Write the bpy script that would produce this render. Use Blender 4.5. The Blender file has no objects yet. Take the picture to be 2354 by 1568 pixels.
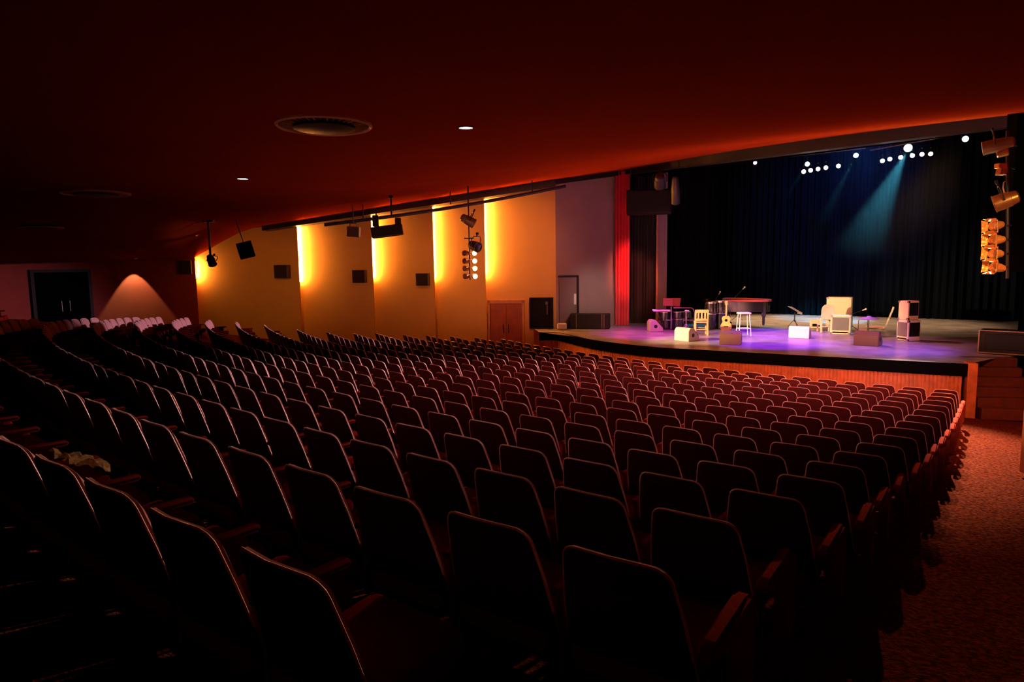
import bpy, bmesh, math, random
import numpy as np
from mathutils import Vector, Matrix
random.seed(7)
SC = bpy.context.scene
COL = SC.collection
R_ = math.radians
# ---------------------------------------------------------------- camera
W_PX, H_PX = 2354, 1568
F_PX, HOR, ROLL, EYE = 1550.0, 605.0, 0.015, 1.75
TILT = math.atan((784-HOR)/F_PX)
cam = bpy.data.cameras.new('camera'); cam_o = bpy.data.objects.new('camera', cam); COL.objects.link(cam_o)
cam.sensor_width = 36; cam.sensor_fit = 'HORIZONTAL'; cam.lens = 36*F_PX/W_PX
cam.clip_start = .05; cam.clip_end = 200
cam_o.matrix_world = Matrix.Translation((0, 0, EYE)) @ Matrix.Rotation(math.pi/2-TILT, 4, 'X') @ Matrix.Rotation(-ROLL, 4, 'Z')
SC.camera = cam_o
# ---------------------------------------------------------------- world, exposure
w = bpy.data.worlds.new('dark_hall'); SC.world = w; w.use_nodes = True
w.node_tree.nodes['Background'].inputs[0].default_value = (1, .25, .12, 1)
w.node_tree.nodes['Background'].inputs[1].default_value = 0.0
vs = SC.view_settings; vs.view_transform = 'Standard'; vs.look = 'None'; vs.exposure = 0; vs.gamma = 1; vs.use_curve_mapping = False
try:
    cy = SC.cycles; cy.max_bounces = 6; cy.diffuse_bounces = 3; cy.glossy_bounces = 3; cy.volume_bounces = 0
    cy.sample_clamp_indirect = 4; cy.caustics_reflective = False; cy.caustics_refractive = False
    cy.use_denoising = True
except Exception: pass

def light(kind, name, loc, target, energy, color, **kw):
    l = bpy.data.lights.new(name, kind); o = bpy.data.objects.new(name, l); COL.objects.link(o)
    l.energy = energy; l.color = color
    for k, v in kw.items(): setattr(l, k, v)
    loc = Vector(loc); o.location = loc
    if target is not None: o.rotation_euler = (Vector(target)-loc).to_track_quat('-Z', 'Y').to_euler()
    return o
def spot(name, loc, target, energy, color, deg=40, blend=.6, radius=.08):
    return light('SPOT', name, loc, target, energy, color, spot_size=R_(deg), spot_blend=blend, shadow_soft_size=radius)

# ---------------------------------------------------------------- plan of the hall
CX, CY = 26.89, 38.73                       # centre of the curved rows
STAGE = -.8
def pol(R, deg, z=0.): a = R_(deg); return Vector((CX+R*math.sin(a), CY-R*math.cos(a), z))
def row_radius(k): return 45.17-.92*k if k <= 8 else 37.81-.87*(k-8)
def floor_z(R):
    k = (45.17-R)/.92
    if k < -1.6: k = -1.6
    if k <= 10: return -.09-.17*k+.0042*k*k
    return -.09-1.7+.42-.083*(k-10)
WALL = [(4.43, 27.2), (1.72, 26.0), (-12.6, 26.6), (-17.3, 21.9), (-22.3, 16.9), (-27.3, 11.9)]
def wall_deg(R):
    pr = [(math.hypot(x-CX, y-CY), x, y) for x, y in WALL]
    for (r0, x0, y0), (r1, x1, y1) in zip(pr, pr[1:]):
        if R <= r1 or (x1, y1) == WALL[-1]:
            f = (R-r0)/(r1-r0); x = x0+(x1-x0)*f; y = y0+(y1-y0)*f
            return math.degrees(math.atan2(x-CX, CY-y))
def ceil_z(x, y):
    R = math.hypot(x-CX, y-CY)
    t = 39.2-R
    h1 = 1.4+.155*(t+math.sqrt(t*t+1.2))/2
    q = (x-y+39.2)/math.sqrt(2)
    h2 = .3+.12*max(q, 0)+.45*max(0, 41.3-R)
    k = .12; d = h1-h2
    return EYE+.5*(h1+h2-math.sqrt(d*d+k*k))
def ray(px, py):
    dx, dy = px-1177, py-784; c, s = math.cos(ROLL), math.sin(ROLL)
    u = dx*c-dy*s; v = dx*s+dy*c; ct, st = math.cos(TILT), math.sin(TILT)
    return Vector((u, F_PX*ct-v*st, -v*ct-F_PX*st))
def at(px, py, y): r = ray(px, py); return Vector((0, 0, EYE))+r*(y/r.y)          # point at depth y
def onz(px, py, z): r = ray(px, py); return Vector((0, 0, EYE))+r*((z-EYE)/r.z)    # point on a level
def onv(px, py, a, b):                                                            # point on a wall through a, b
    r = ray(px, py); n = Vector((-(b[1]-a[1]), b[0]-a[0], 0)); k = (n.x*a[0]+n.y*a[1])/(n.x*r.x+n.y*r.y)
    return Vector((0, 0, EYE))+r*k
def onceil(px, py):
    r = ray(px, py).normalized(); d = 2.
    while d < 40:
        p = Vector((0, 0, EYE))+r*d
        if p.z >= ceil_z(p.x, p.y): return p
        d += .02
    return p

# ---------------------------------------------------------------- materials
M = {}
def mat(name, col, rough=.6, metal=0., noise=0., nscale=20., bump=0., bscale=80., sheen=0., spec=.5, emit=None, estr=0., col2=None, coat=0.):
    m = bpy.data.materials.new(name); m.use_nodes = True; nt = m.node_tree; b = nt.nodes['Principled BSDF']
    b.inputs['Base Color'].default_value = (*col, 1); b.inputs['Roughness'].default_value = rough; b.inputs['Metallic'].default_value = metal
    b.inputs['Specular IOR Level'].default_value = spec
    if sheen: b.inputs['Sheen Weight'].default_value = sheen; b.inputs['Sheen Roughness'].default_value = .4
    if coat: b.inputs['Coat Weight'].default_value = coat
    if noise or col2 or bump:
        tc = nt.nodes.new('ShaderNodeTexCoord')
    if noise or col2:
        n = nt.nodes.new('ShaderNodeTexNoise'); n.inputs['Scale'].default_value = nscale; n.inputs['Detail'].default_value = 4
        nt.links.new(tc.outputs['Object'], n.inputs['Vector'])
        r = nt.nodes.new('ShaderNodeValToRGB'); c2 = col2 or tuple(c*(1-noise) for c in col)
        r.color_ramp.elements[0].position = .35; r.color_ramp.elements[1].position = .65
        r.color_ramp.elements[0].color = (*c2, 1); r.color_ramp.elements[1].color = (*col, 1)
        nt.links.new(n.outputs['Fac'], r.inputs['Fac']); nt.links.new(r.outputs['Color'], b.inputs['Base Color'])
    if bump:
        n2 = nt.nodes.new('ShaderNodeTexNoise'); n2.inputs['Scale'].default_value = bscale
        nt.links.new(tc.outputs['Object'], n2.inputs['Vector'])
        bp = nt.nodes.new('ShaderNodeBump'); bp.inputs['Strength'].default_value = bump; bp.inputs['Distance'].default_value = .02
        nt.links.new(n2.outputs['Fac'], bp.inputs['Height']); nt.links.new(bp.outputs['Normal'], b.inputs['Normal'])
    if emit:
        b.inputs['Emission Color'].default_value = (*emit, 1); b.inputs['Emission Strength'].default_value = estr
    M[name] = m; return m
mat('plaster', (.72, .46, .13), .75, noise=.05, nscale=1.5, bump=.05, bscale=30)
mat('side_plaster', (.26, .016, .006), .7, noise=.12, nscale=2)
mat('red_lit_ceiling', (.27, .031, .006), .45, noise=.10, nscale=.6, bump=.10, bscale=3, spec=.0)  # red of the low coloured light put into the ceiling colour
mat('black_trim', (.006, .003, .002), .5, noise=.3, nscale=3)
mat('carpet', (.12, .026, .010), .95, col2=(.03, .005, .003), nscale=26, bump=.9, bscale=60, spec=.0)
mat('slat_wood', (.55, .15, .045), .5, noise=.35, nscale=5, bump=.1)
mat('stair_wood', (.10, .012, .006), .6, noise=.3, nscale=6)
mat('black_edge', (.003, .0025, .003), .5, spec=.15)
mat('deck', (.34, .31, .34), .26, noise=.35, nscale=1.3, bump=.06, bscale=5)
mat('grey_wall', (.30, .22, .20), .8, noise=.15, nscale=.7)
mat('grey_flat', (.36, .30, .34), .8, noise=.1, nscale=2)
mat('grey_door', (.16, .11, .10), .6)
mat('black_wall', (.002, .002, .002), .95, spec=0.)
mat('red_cloth', (.72, .022, .035), .7, noise=.15, nscale=3, sheen=.4)
mat('black_cloth', (.005, .0055, .007), .9, noise=.3, nscale=2, spec=0.)
mat('dark_cloth', (.03, .028, .022), .85, noise=.4, nscale=2)
mat('backdrop', (.004, .006, .010), .95, noise=.2, nscale=1, spec=.0)
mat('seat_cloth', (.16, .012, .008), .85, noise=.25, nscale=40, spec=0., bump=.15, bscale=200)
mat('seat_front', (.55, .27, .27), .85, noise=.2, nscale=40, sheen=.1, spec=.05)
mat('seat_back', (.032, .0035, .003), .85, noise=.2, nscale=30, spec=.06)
mat('rim_highlight', (.90, .66, .62), .4, spec=.6)  # highlight of the seat rims put into a pale colour
mat('seat_arm', (.07, .006, .004), .9, spec=0.)
mat('seat_metal', (.03, .022, .02), .4, metal=.6)
mat('post_cloth', (.22, .035, .02), .8, noise=.2, nscale=30, spec=0.)
mat('door_wood', (.40, .11, .05), .5, noise=.25, nscale=4)
mat('frame_wood', (.66, .33, .13), .5, noise=.15, nscale=6)
mat('black_metal', (.012, .011, .011), .4, metal=.3)
mat('dark_plastic', (.016, .012, .011), .5)
mat('speaker_grille', (.020, .012, .010), .7, bump=.5, bscale=300)
mat('olive_metal', (.16, .10, .04), .4, metal=.4)
mat('amber_metal', (.50, .26, .08), .35, metal=.7)
mat('vent_rim', (.55, .30, .16), .35, spec=.6)
mat('foil', (.85, .52, .14), .35, metal=.6, bump=1., bscale=16)
mat('chrome', (.75, .72, .72), .2, metal=1.)
mat('white_paint', (.80, .74, .66), .5, noise=.05)
mat('dull_white', (.36, .32, .28), .6, noise=.1)
mat('cream', (.80, .66, .44), .6, noise=.08)
mat('pale_wood', (.66, .40, .16), .45, noise=.25, nscale=8)
mat('guitar_top', (.80, .48, .16), .3, noise=.1, nscale=12, coat=.5)
mat('neck_wood', (.50, .30, .14), .4)
mat('black_gloss', (.01, .01, .012), .15)
mat('grille_grey', (.17, .16, .15), .7, bump=.4, bscale=150)
mat('case_black', (.014, .010, .007), .6, noise=.2, nscale=5, spec=.2)
mat('red_lit_lid', (.55, .05, .05), .35, noise=.2, nscale=6)  # red light on the black piano lid, put into its colour
mat('drum_black', (.012, .010, .012), .2, coat=.5)
mat('drum_skin', (.75, .68, .62), .6)
mat('bronze', (.70, .45, .16), .3, metal=1.)
mat('violet_lit_plate', (.30, .16, .95), .4)  # violet stage light put into the cymbal's colour
mat('pink_cloth', (.62, .16, .18), .7)
mat('paper', (.85, .80, .72), .8, noise=.1, nscale=30)
mat('newsprint', (.55, .42, .22), .85, col2=(.20, .13, .06), nscale=60)
mat('tube_light', (1, .9, .7), .5, emit=(1., .31, .055), estr=760)
mat('lens_white', (1, .95, .9), .5, emit=(1., .88, .76), estr=6)
mat('lens_warm', (1, .8, .6), .5, emit=(1., .62, .30), estr=4)
mat('lens_cyan', (.6, 1, 1), .5, emit=(.35, .95, 1.), estr=18)
mat('lens_violet', (.6, .5, 1), .5, emit=(.45, .4, 1.), estr=4)
mat('downlight', (1, .95, .9), .5, emit=(1., .86, .74), estr=5)
mat('downlight_dim', (1, .8, .7), .5, emit=(1., .6, .42), estr=1.2)

# ---------------------------------------------------------------- mesh helpers
def new(): return bmesh.new()
def box(bm, c, s, rot=None, bevel=0., seg=2):
    r = bmesh.ops.create_cube(bm, size=1); vs_ = r['verts']
    for v in vs_: v.co = Vector((v.co.x*s[0], v.co.y*s[1], v.co.z*s[2]))
    if bevel:
        es = list({e for v in vs_ for e in v.link_edges})
        g = bmesh.ops.bevel(bm, geom=es, offset=bevel, segments=seg, affect='EDGES', profile=.5)
        vs_ = list({v for f in g['faces'] for v in f.verts} | {v for v in vs_ if v.is_valid})
    for v in vs_:
        if rot is not None: v.co = rot @ v.co
        v.co += Vector(c)
    return vs_
def tube(bm, pts, r, n=8, cap=True, r1=None):
    pts = [Vector(p) for p in pts]; rings = []; m = len(pts)
    up = None
    for i, p in enumerate(pts):
        t = (pts[min(i+1, m-1)]-pts[max(i-1, 0)]).normalized()
        if up is None: up = Vector((0, 0, 1)) if abs(t.z) < .9 else Vector((1, 0, 0))
        a = t.cross(up).normalized(); b = a.cross(t).normalized(); up = b
        rr = r if r1 is None else r+(r1-r)*i/(m-1)
        rings.append([bm.verts.new(p+a*rr*math.cos(2*math.pi*k/n)+b*rr*math.sin(2*math.pi*k/n)) for k in range(n)])
    for A, B in zip(rings, rings[1:]):
        for k in range(n): bm.faces.new((A[k], A[(k+1) % n], B[(k+1) % n], B[k]))
    if cap: bm.faces.new(rings[0][::-1]); bm.faces.new(rings[-1])
def lathe(bm, prof, n=24, origin=(0, 0, 0), axis='Z', cap=True):
    o = Vector(origin); rings = []
    for r, z in prof:
        ring = []
        for k in range(n):
            a = 2*math.pi*k/n
            v = Vector((r*math.cos(a), r*math.sin(a), z))
            if axis == 'Y': v = Vector((v.x, v.z, -v.y))
            if axis == 'X': v = Vector((v.z, v.x, v.y))
            ring.append(bm.verts.new(o+v))
        rings.append(ring)
    for A, B in zip(rings, rings[1:]):
        for k in range(n): bm.faces.new((A[k], A[(k+1) % n], B[(k+1) % n], B[k]))
    if cap: bm.faces.new(rings[0][::-1]); bm.faces.new(rings[-1])
def prism(bm, poly, y0, y1, plane='XZ'):
    def mk(a, b, d): return Vector((a, d, b)) if plane == 'XZ' else (Vector((d, a, b)) if plane == 'YZ' else Vector((a, b, d)))
    A = [bm.verts.new(mk(a, b, y0)) for a, b in poly]; B = [bm.verts.new(mk(a, b, y1)) for a, b in poly]
    n = len(poly); bm.faces.new(A); bm.faces.new(B[::-1])
    for k in range(n): bm.faces.new((A[k], B[k], B[(k+1) % n], A[(k+1) % n]))
def rings_mesh(bm, rings, closed=True, cap0=True, cap1=True):
    V = [[bm.verts.new(p) for p in r] for r in rings]; n = len(V[0])
    for A, B in zip(V, V[1:]):
        for k in range(n if closed else n-1): bm.faces.new((A[k], A[(k+1) % n], B[(k+1) % n], B[k]))
    if cap0: bm.faces.new(V[0][::-1])
    if cap1: bm.faces.new(V[-1])
def sheet(bm, grid):
    V = [[bm.verts.new(p) for p in r] for r in grid]
    for A, B in zip(V, V[1:]):
        for k in range(len(A)-1): bm.faces.new((A[k], A[k+1], B[k+1], B[k]))
def obj(name, bm, m, parent=None, smooth=False, loc=None, rotz=None, fix=True):
    if fix: bmesh.ops.recalc_face_normals(bm, faces=bm.faces[:])
    me = bpy.data.meshes.new(name); bm.to_mesh(me); bm.free()
    me.materials.append(M[m])
    if smooth:
        me.shade_smooth()
        try: me.set_sharp_from_angle(angle=R_(40))
        except Exception: pass
    o = bpy.data.objects.new(name, me); COL.objects.link(o)
    if parent: o.parent = parent
    if loc is not None: o.location = loc
    if rotz is not None: o.rotation_euler.z = rotz
    return o
def thing(name, label, cat, loc=(0, 0, 0), rotz=0., group=None):
    o = bpy.data.objects.new(name, None); COL.objects.link(o); o.empty_display_size = .1
    o.location = loc; o.rotation_euler = (0, 0, rotz); o['label'] = label; o['category'] = cat
    if group: o['group'] = group
    return o
def tag(o, label, cat, group=None):
    o['label'] = label; o['category'] = cat
    if group: o['group'] = group
    return o
def struct(name, bm, m, smooth=False, label=None, parent=None):
    o = obj(name, bm, m, parent, smooth=smooth)
    if not parent: o['kind'] = 'structure'
    if label: o['label'] = label
    return o
def copy_tree(o, parent=None):
    c = o.copy(); COL.objects.link(c); c.parent = parent
    for ch in list(o.children): copy_tree(ch, c)
    return c
ORD = ('first second third fourth fifth sixth seventh eighth ninth tenth eleventh twelfth thirteenth fourteenth fifteenth sixteenth '
       'seventeenth eighteenth nineteenth twentieth').split()
def ordinal(n):
    if n <= 20: return ORD[n-1]
    if n == 30: return 'thirtieth'
    if n == 40: return 'fortieth'
    return {2: 'twenty', 3: 'thirty', 4: 'forty'}[n//10]+'-'+ORD[n % 10-1]

# ================================================================ SETTING
# raked floor (conical) under the seats and aisles
bm = new(); grid = []
for i in range(41):
    R = 27.2+i*(52-27.2)/40; a0 = wall_deg(R)-.4; a1 = -96-a0
    grid.append([pol(R, a0+(a1-a0)*j/48, floor_z(R)) for j in range(49)])
sheet(bm, grid); struct('floor', bm, 'carpet', label='dark red speckled carpet sloping down to the stage')
# ceiling: flat over the rear rows, rising towards the stage, dropping to the side wall
bm = new(); grid = []
for i in range(61):
    R = 24.9+i*(52-24.9)/60; a0 = wall_deg(R); a1 = -96-a0; row = []
    for j in range(81):
        p = pol(R, a0+(a1-a0)*j/80); p.z = ceil_z(p.x, p.y); row.append(p)
    grid.append(row)
sheet(bm, grid); struct('ceiling', bm, 'red_lit_ceiling', smooth=True, label='red-lit plaster ceiling rising towards the stage')
# back wall of the hall behind the camera
bm = new(); a0 = wall_deg(51.9); a1 = -96-a0
sheet(bm, [[pol(51.9, a0+(a1-a0)*j/24, z) for j in range(25)] for z in (-.5, 4)])
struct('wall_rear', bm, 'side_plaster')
# dark left wall of the rear part
def wall_sheet(a, b, z0, z1=None, n=12):
    bm = new(); A = Vector((*a, 0)); B = Vector((*b, 0)); lo, hi = [], []
    for i in range(n+1):
        p = A.lerp(B, i/n); lo.append(Vector((p.x, p.y, z0))); hi.append(Vector((p.x, p.y, (ceil_z(p.x, p.y)+.05) if z1 is None else z1)))
    sheet(bm, [lo, hi]); return bm
LINE = ((-12.6, 26.6), (1.72, 26.0))
SIDE_A = tuple(onv(455, 700, *LINE))[:2]; SIDE_B = (-22.3, 16.9)
# sawtooth panels of the left wall
WN = Vector((-.042, -.999, 0)); WD = Vector((.999, -.042, 0))
PX_STEP = [(455, 700), (687, 640), (857, 640), (998, 640), (1116, 640), (1278, 640)]
BND = [onv(px, py, *LINE) for px, py in PX_STEP]
for b in BND: b.z = 0
STEP = .50
PANEL = []
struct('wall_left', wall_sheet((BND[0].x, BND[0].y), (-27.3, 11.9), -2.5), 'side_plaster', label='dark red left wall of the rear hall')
for i in range(5):
    a = BND[i]-WN*STEP-WD*.4; b = BND[i+1]; PANEL.append((a, b))
    bm = new(); n = 8; lo, hi, lo2, hi2 = [], [], [], []
    for j in range(n+1):
        p = a.lerp(b, j/n); lo.append(Vector((p.x, p.y, -2.6))); hi.append(Vector((p.x, p.y, ceil_z(p.x, p.y)+.5)))
    th = -WN*.06
    sheet(bm, [lo, hi])
    e = b-WN*.10                                    # the return that hides the next lamp
    sheet(bm, [[Vector((b.x, b.y, -2.6)), Vector((e.x, e.y, -2.6))], [Vector((b.x, b.y, ceil_z(b.x, b.y)+.5)), Vector((e.x, e.y, ceil_z(b.x, b.y)+.5))]])
    struct('wall_left', bm, 'plaster', label='cream plaster wall panel angled out towards the hall')
# luminous tubes standing in the recesses
ordl = ['beside the dark rear wall', 'second from the dark rear wall', 'in the middle of the five', 'second from the stage', 'nearest the stage']
for i, (dz0, ln) in enumerate([(.12, .75), (.05, 2.3), (.05, 2.6), (.05, 3.0), (.05, 3.2)]):
    b = BND[i]; p = b-WN*.39-WD*(.10 if i else .26); zt = ceil_z(b.x, b.y)-dz0
    t = thing('wall_light', 'warm yellow vertical strip light hidden in wall recess, '+ordl[i], 'wall light', (p.x, p.y, zt-ln), 0, 'strip lights in the left wall')
    bm = new(); tube(bm, [(0, 0, .05), (0, 0, ln-.05)], .028, 10); obj('tube', bm, 'tube_light', t, smooth=True)
    bm = new(); box(bm, (0, .07, ln/2), (.09, .05, ln), bevel=.01); obj('housing', bm, 'white_paint', t)
# dark fascia under the ceiling edge along the left wall and over the stage opening
def band(name, pts, h, d, m='black_trim', label=None):
    bm = new(); rings = []
    for k, (p, hh) in enumerate(zip(pts, h)):
        a = pts[max(k-1, 0)]; b = pts[min(k+1, len(pts)-1)]
        t = (b-a); t.z = 0; t.normalize(); nn = Vector((t.y, -t.x, 0))
        rings.append([p+nn*d, p+nn*d+Vector((0, 0, hh)), p-nn*.1+Vector((0, 0, hh)), p-nn*.1])
    rings_mesh(bm, rings); return struct(name, bm, m, label=label)
pts, hs = [], []
for i in range(17):
    p = Vector((-9.4, 26.45, 0)).lerp(Vector((1.72, 26, 0)), i/16); p.z = ceil_z(p.x, p.y)-.20-.12*i/16; pts.append(p); hs.append(.35+.2*i/16)
band('trim_1', pts, hs, .55, label='dark fascia along the ceiling edge over the left wall')
JL, JR = Vector((4.43, 27.2, 0)), Vector((13.25, 17.65, 0))
pts, hs = [], []
for i in range(13):
    p = JL.lerp(JR, i/12); p.z = EYE+3.38-.10*i/12; pts.append(p); hs.append(1.0)
p0 = Vector((1.3, 25.9, EYE+2.86)); pts.insert(0, p0); hs.insert(0, .5)
band('trim_2', pts, hs, .25, label='dark beam over the stage opening')
# grey side wall of the forestage, with a stage door
def wall_quad(a, b, z0, z1): return wall_sheet(a, b, z0, z1, 2)
struct('wall_stage', wall_quad((1.72, 26.0), (4.43, 27.25), -2.5, EYE+3.6), 'grey_wall', label='grey wall between the left wall and the red curtain')
bm = new(); sheet(bm, [[Vector((1.72, 26, -2.5)), Vector((1.72, 26, 5))], [Vector((1.80, 26.5, -2.5)), Vector((1.80, 26.5, 5))]]); struct('trim_3', bm, 'white_paint')
# stage deck, black lip, slatted front
AP = [onz(px, py, STAGE) for px, py in ((1240, 764), (1286, 765), (1367, 782), (1495, 797), (1622, 805), (1840, 817), (2030, 827), (2226, 837))]
def smooth_line(P, n):
    out = []
    Q = [P[0]*2-P[1]]+P+[P[-1]*2-P[-2]]
    for i in range(1, len(Q)-2):
        for k in range(n):
            t = k/n; a, b, c, d = Q[i-1:i+3]
            out.append(.5*((2*b)+(c-a)*t+(2*a-5*b+4*c-d)*t*t+(3*b-a-3*c+d)*t**3))
    out.append(P[-1]); return out
AP = [AP[0]]+[AP[1]]+AP[2:]
EDGE = smooth_line(AP, 24)
BK = [Vector((20.5, 25.8, STAGE)), Vector((8.5, 34.6, STAGE)), Vector((1.2, 30.5, STAGE)), Vector((.8, 26.5, STAGE))]
bm = new(); top = [bm.verts.new(p) for p in EDGE]+[bm.verts.new(p) for p in (Vector((11.9, 16.6, STAGE)), Vector((13.6, 17.4, STAGE)), *BK)]
f = bm.faces.new(top); bmesh.ops.triangulate(bm, faces=[f])
struct('floor', bm, 'deck', label='dark glossy stage floor with a curved front edge')
def edge_normal(P, k):
    t = P[min(k+1, len(P)-1)]-P[max(k-1, 0)]; t.z = 0; t.normalize(); return Vector((t.y, -t.x, 0))
bm = new(); rings = []
for k, p in enumerate(EDGE):
    n_ = edge_normal(EDGE, k)
    rings.append([p+Vector((0, 0, .004)), p+n_*.05+Vector((0, 0, .004)), p+n_*.05+Vector((0, 0, -.30)), p+Vector((0, 0, -.30))])
rings_mesh(bm, rings); struct('trim_4', bm, 'black_wall', label='black band along the curved stage edge')
# ribs of the slatted front
L = [0.]
for a, b in zip(EDGE, EDGE[1:]): L.append(L[-1]+(b-a).length)
def along(s):
    for k in range(len(L)-1):
        if s <= L[k+1]:
            f_ = (s-L[k])/max(L[k+1]-L[k], 1e-6); return EDGE[k].lerp(EDGE[k+1], f_), edge_normal(EDGE, k).lerp(edge_normal(EDGE, k+1), f_)
    return EDGE[-1], edge_normal(EDGE, len(EDGE)-1)
bm = new(); lo, hi = [], []; s_ = 0.; pitch = .085
while s_ < L[-1]-pitch:
    for ds, dn in ((0, 0.), (.004, .022), (.058, .022), (.062, 0.)):
        p, n_ = along(s_+ds); q = p+n_*(dn-.02); lo.append(Vector((q.x, q.y, -2.3))); hi.append(Vector((q.x, q.y, STAGE-.29)))
    s_ += pitch
sheet(bm, [lo, hi]); struct('wall_front', bm, 'slat_wood', label='slatted orange wood front of the stage')
# end post of the stage front and the steps beside it
e = EDGE[-1]; sd = Vector((.743, .669, 0)); sr = Vector((.95, .31, 0))
bm = new(); box(bm, (e.x+.10, e.y+.05, -1.52), (.20, .34, 1.50), rot=Matrix.Rotation(R_(-18), 3, 'Z'), bevel=.01); struct('trim_5', bm, 'slat_wood', label='wood post at the right end of the stage front')
st = thing('stage_steps', 'dark red wooden steps up to the stage beside its right end post', 'steps', (e.x+.22, e.y-.25, 0), R_(-14))
fz = floor_z(28.5)
for k in range(6):
    bm = new(); z1 = fz+(STAGE-fz)*(k+1)/6; y0 = k*.27
    box(bm, (.62, y0+.15+(5-k)*0, (fz-.05+z1)/2), (1.24, .30, z1-fz+.05), bevel=.008)
    o = obj('step', bm, 'stair_wood', st)
# stage house: wings, backdrop, roof
struct('wall_right', wall_quad((13.85, 18.35), (20.5, 25.8), -1, 9.5), 'black_wall')
bm = new(); sheet(bm, [[Vector((4.43, 27.6, 8.8)), Vector((13.3, 17.9, 8.8))], [Vector((9, 35, 8.8)), Vector((21, 26, 8.8))]]); struct('ceiling', bm, 'black_wall', label='black roof over the stage')
bm = new(); sheet(bm, [[JL+Vector((0, .3, EYE+3.3)), JR+Vector((0.2, .3, EYE+3.3))], [JL+Vector((0, .3, 8.9)), JR+Vector((0.2, .3, 8.9))]]); struct('wall_front', bm, 'black_wall', label='black wall above the stage opening')
def curtain(name, a, b, z0, z1, folds, amp, m, label=None, cat='curtain', seed=0):
    rnd = random.Random(seed); bm = new(); A = Vector((*a, 0)); B = Vector((*b, 0)); t = (B-A); ln = t.length; t.normalize(); n_ = Vector((t.y, -t.x, 0))
    N = folds*10; row = []
    ph = [rnd.uniform(-.5, .5) for _ in range(folds+2)]; grid = []
    for j in range(7):
        z = z0+(z1-z0)*j/6; fl = 1+.35*(1-j/6); r_ = []
        for i in range(N+1):
            u = i/N; k = u*folds; o_ = math.sin(2*math.pi*k+ph[int(k)]*1.2)*amp*fl*(.7+.3*math.sin(k*1.7))
            r_.append(A+t*(u*ln)+n_*o_+Vector((0, 0, z)))
        grid.append(r_)
    sheet(bm, grid); o = obj(name, bm, m, smooth=True)
    if label: tag(o, label, cat)
    return o
curtain('backdrop_curtain', (20.0, 26.0), (9.5, 33.6), STAGE+.01, 8.7, 46, .10, 'backdrop', 'wide black backdrop curtain across the back of the stage', seed=1)
def vert_curtain(px0, px1, y, m, label, folds, amp, seed, top=5.2, name='curtain', yo=0):
    a = at(px0, 700, y); b = at(px1, 700, y+yo); return curtain(name, (a.x, a.y), (b.x, b.y), STAGE+.01, top, folds, amp, m, label, seed=seed)
vert_curtain(1413, 1447, 26.9, 'red_cloth', 'narrow bright red stage curtain gathered beside the grey wall', 5, .055, 3, top=EYE+3.5, name='red_curtain')
vert_curtain(1449, 1505, 27.9, 'dark_cloth', 'dark curtain leg hanging just right of the red curtain', 8, .09, 4, top=7)
bm = new(); p = at(1520, 700, 28.0); box(bm, (p.x, p.y, 2.35), (.42, .06, 6.3), rot=Matrix.Rotation(R_(-20), 3, 'Z'))
o = obj('scenery_flat', bm, 'grey_flat'); tag(o, 'tall narrow grey panel standing right of the dark curtain', 'panel')
bm = new(); p = at(1509, 700, 27.75); box(bm, (p.x, p.y, 2.3), (.07, .09, 6.2)); o2 = obj('edge_strip', bm, 'frame_wood', o)
vert_curtain(1538, 1640, 30.2, 'black_cloth', 'black curtain leg behind the keyboard stand', 9, .12, 5, top=8.5, yo=.6)
# black pillar at the right of the stage opening and its mount
bm = new(); box(bm, (14.05, 17.55, 1.8), (1.0, .8, 7.2), rot=Matrix.Rotation(R_(-48), 3, 'Z')); struct('trim_6', bm, 'black_wall', label='black pillar at the right of the stage opening')
bm = new(); a = at(2327, 460, 14.6); q = Vector((.76, .65, 0))
box(bm, (a.x+.62, a.y+.1, 3.35), (1.15, .5, 3.9), rot=Matrix.Rotation(R_(-15), 3, 'Z')); struct('wall_right', bm, 'black_wall', label='black wall return at the right of the stage')
# right wall of the hall
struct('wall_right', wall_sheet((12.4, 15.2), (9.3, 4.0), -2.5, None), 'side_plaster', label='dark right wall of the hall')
# tall wooden door post at the end of the right aisle
dp = onz(2347, 1085, floor_z(36)); dp.x += .14
bm = new(); box(bm, (dp.x, dp.y, dp.z+1.42), (.26, .10, 2.86), bevel=.01); struct('trim_7', bm, 'frame_wood', label='tall wooden post at the right edge of the aisle')

# ================================================================ DOORS
# double door and dark window on the last wall panel
PA, PB = PANEL[4]
def on_panel(i, px, py): return onv(px, py, PANEL[i][0], PANEL[i][1])
def panel_frame(i):
    a, b = PANEL[i]; d = (b-a).normalized(); return d, Vector((d.y, -d.x, 0)), math.atan2(d.y, d.x)
d5, n5, r5 = panel_frame(4)
a = on_panel(4, 1122, 690); b = on_panel(4, 1206, 688); wdt = (b-a).length; base = floor_z(29.8)-.05; hgt = a.z-base
o0 = Vector((a.x, a.y, base))+n5*.02
dr = bpy.data.objects.new('door_1', None); COL.objects.link(dr); dr.location = o0; dr.rotation_euler.z = r5; dr['kind'] = 'structure'; dr['label'] = 'red-brown wooden double door in the left wall beside the stage'
for k in (0, 1):
    bm = new(); lw = (wdt-.20)/2; box(bm, (.10+lw*(k+.5)+(.0), -.02, (hgt-.12)/2), (lw-.012, .05, hgt-.13), bevel=.006)
    lf = obj('door_leaf', bm, 'door_wood', dr)
    bm = new(); x = .10+lw+(-.10 if k == 0 else .10); tube(bm, [(x, -.10, 1.0), (x, -.10, 1.35)], .014, 8); tube(bm, [(x, -.04, 1.02), (x, -.10, 1.02)], .01, 6); tube(bm, [(x, -.04, 1.33), (x, -.10, 1.33)], .01, 6)
    obj('door_handle', bm, 'black_metal', lf, smooth=True)
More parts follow.
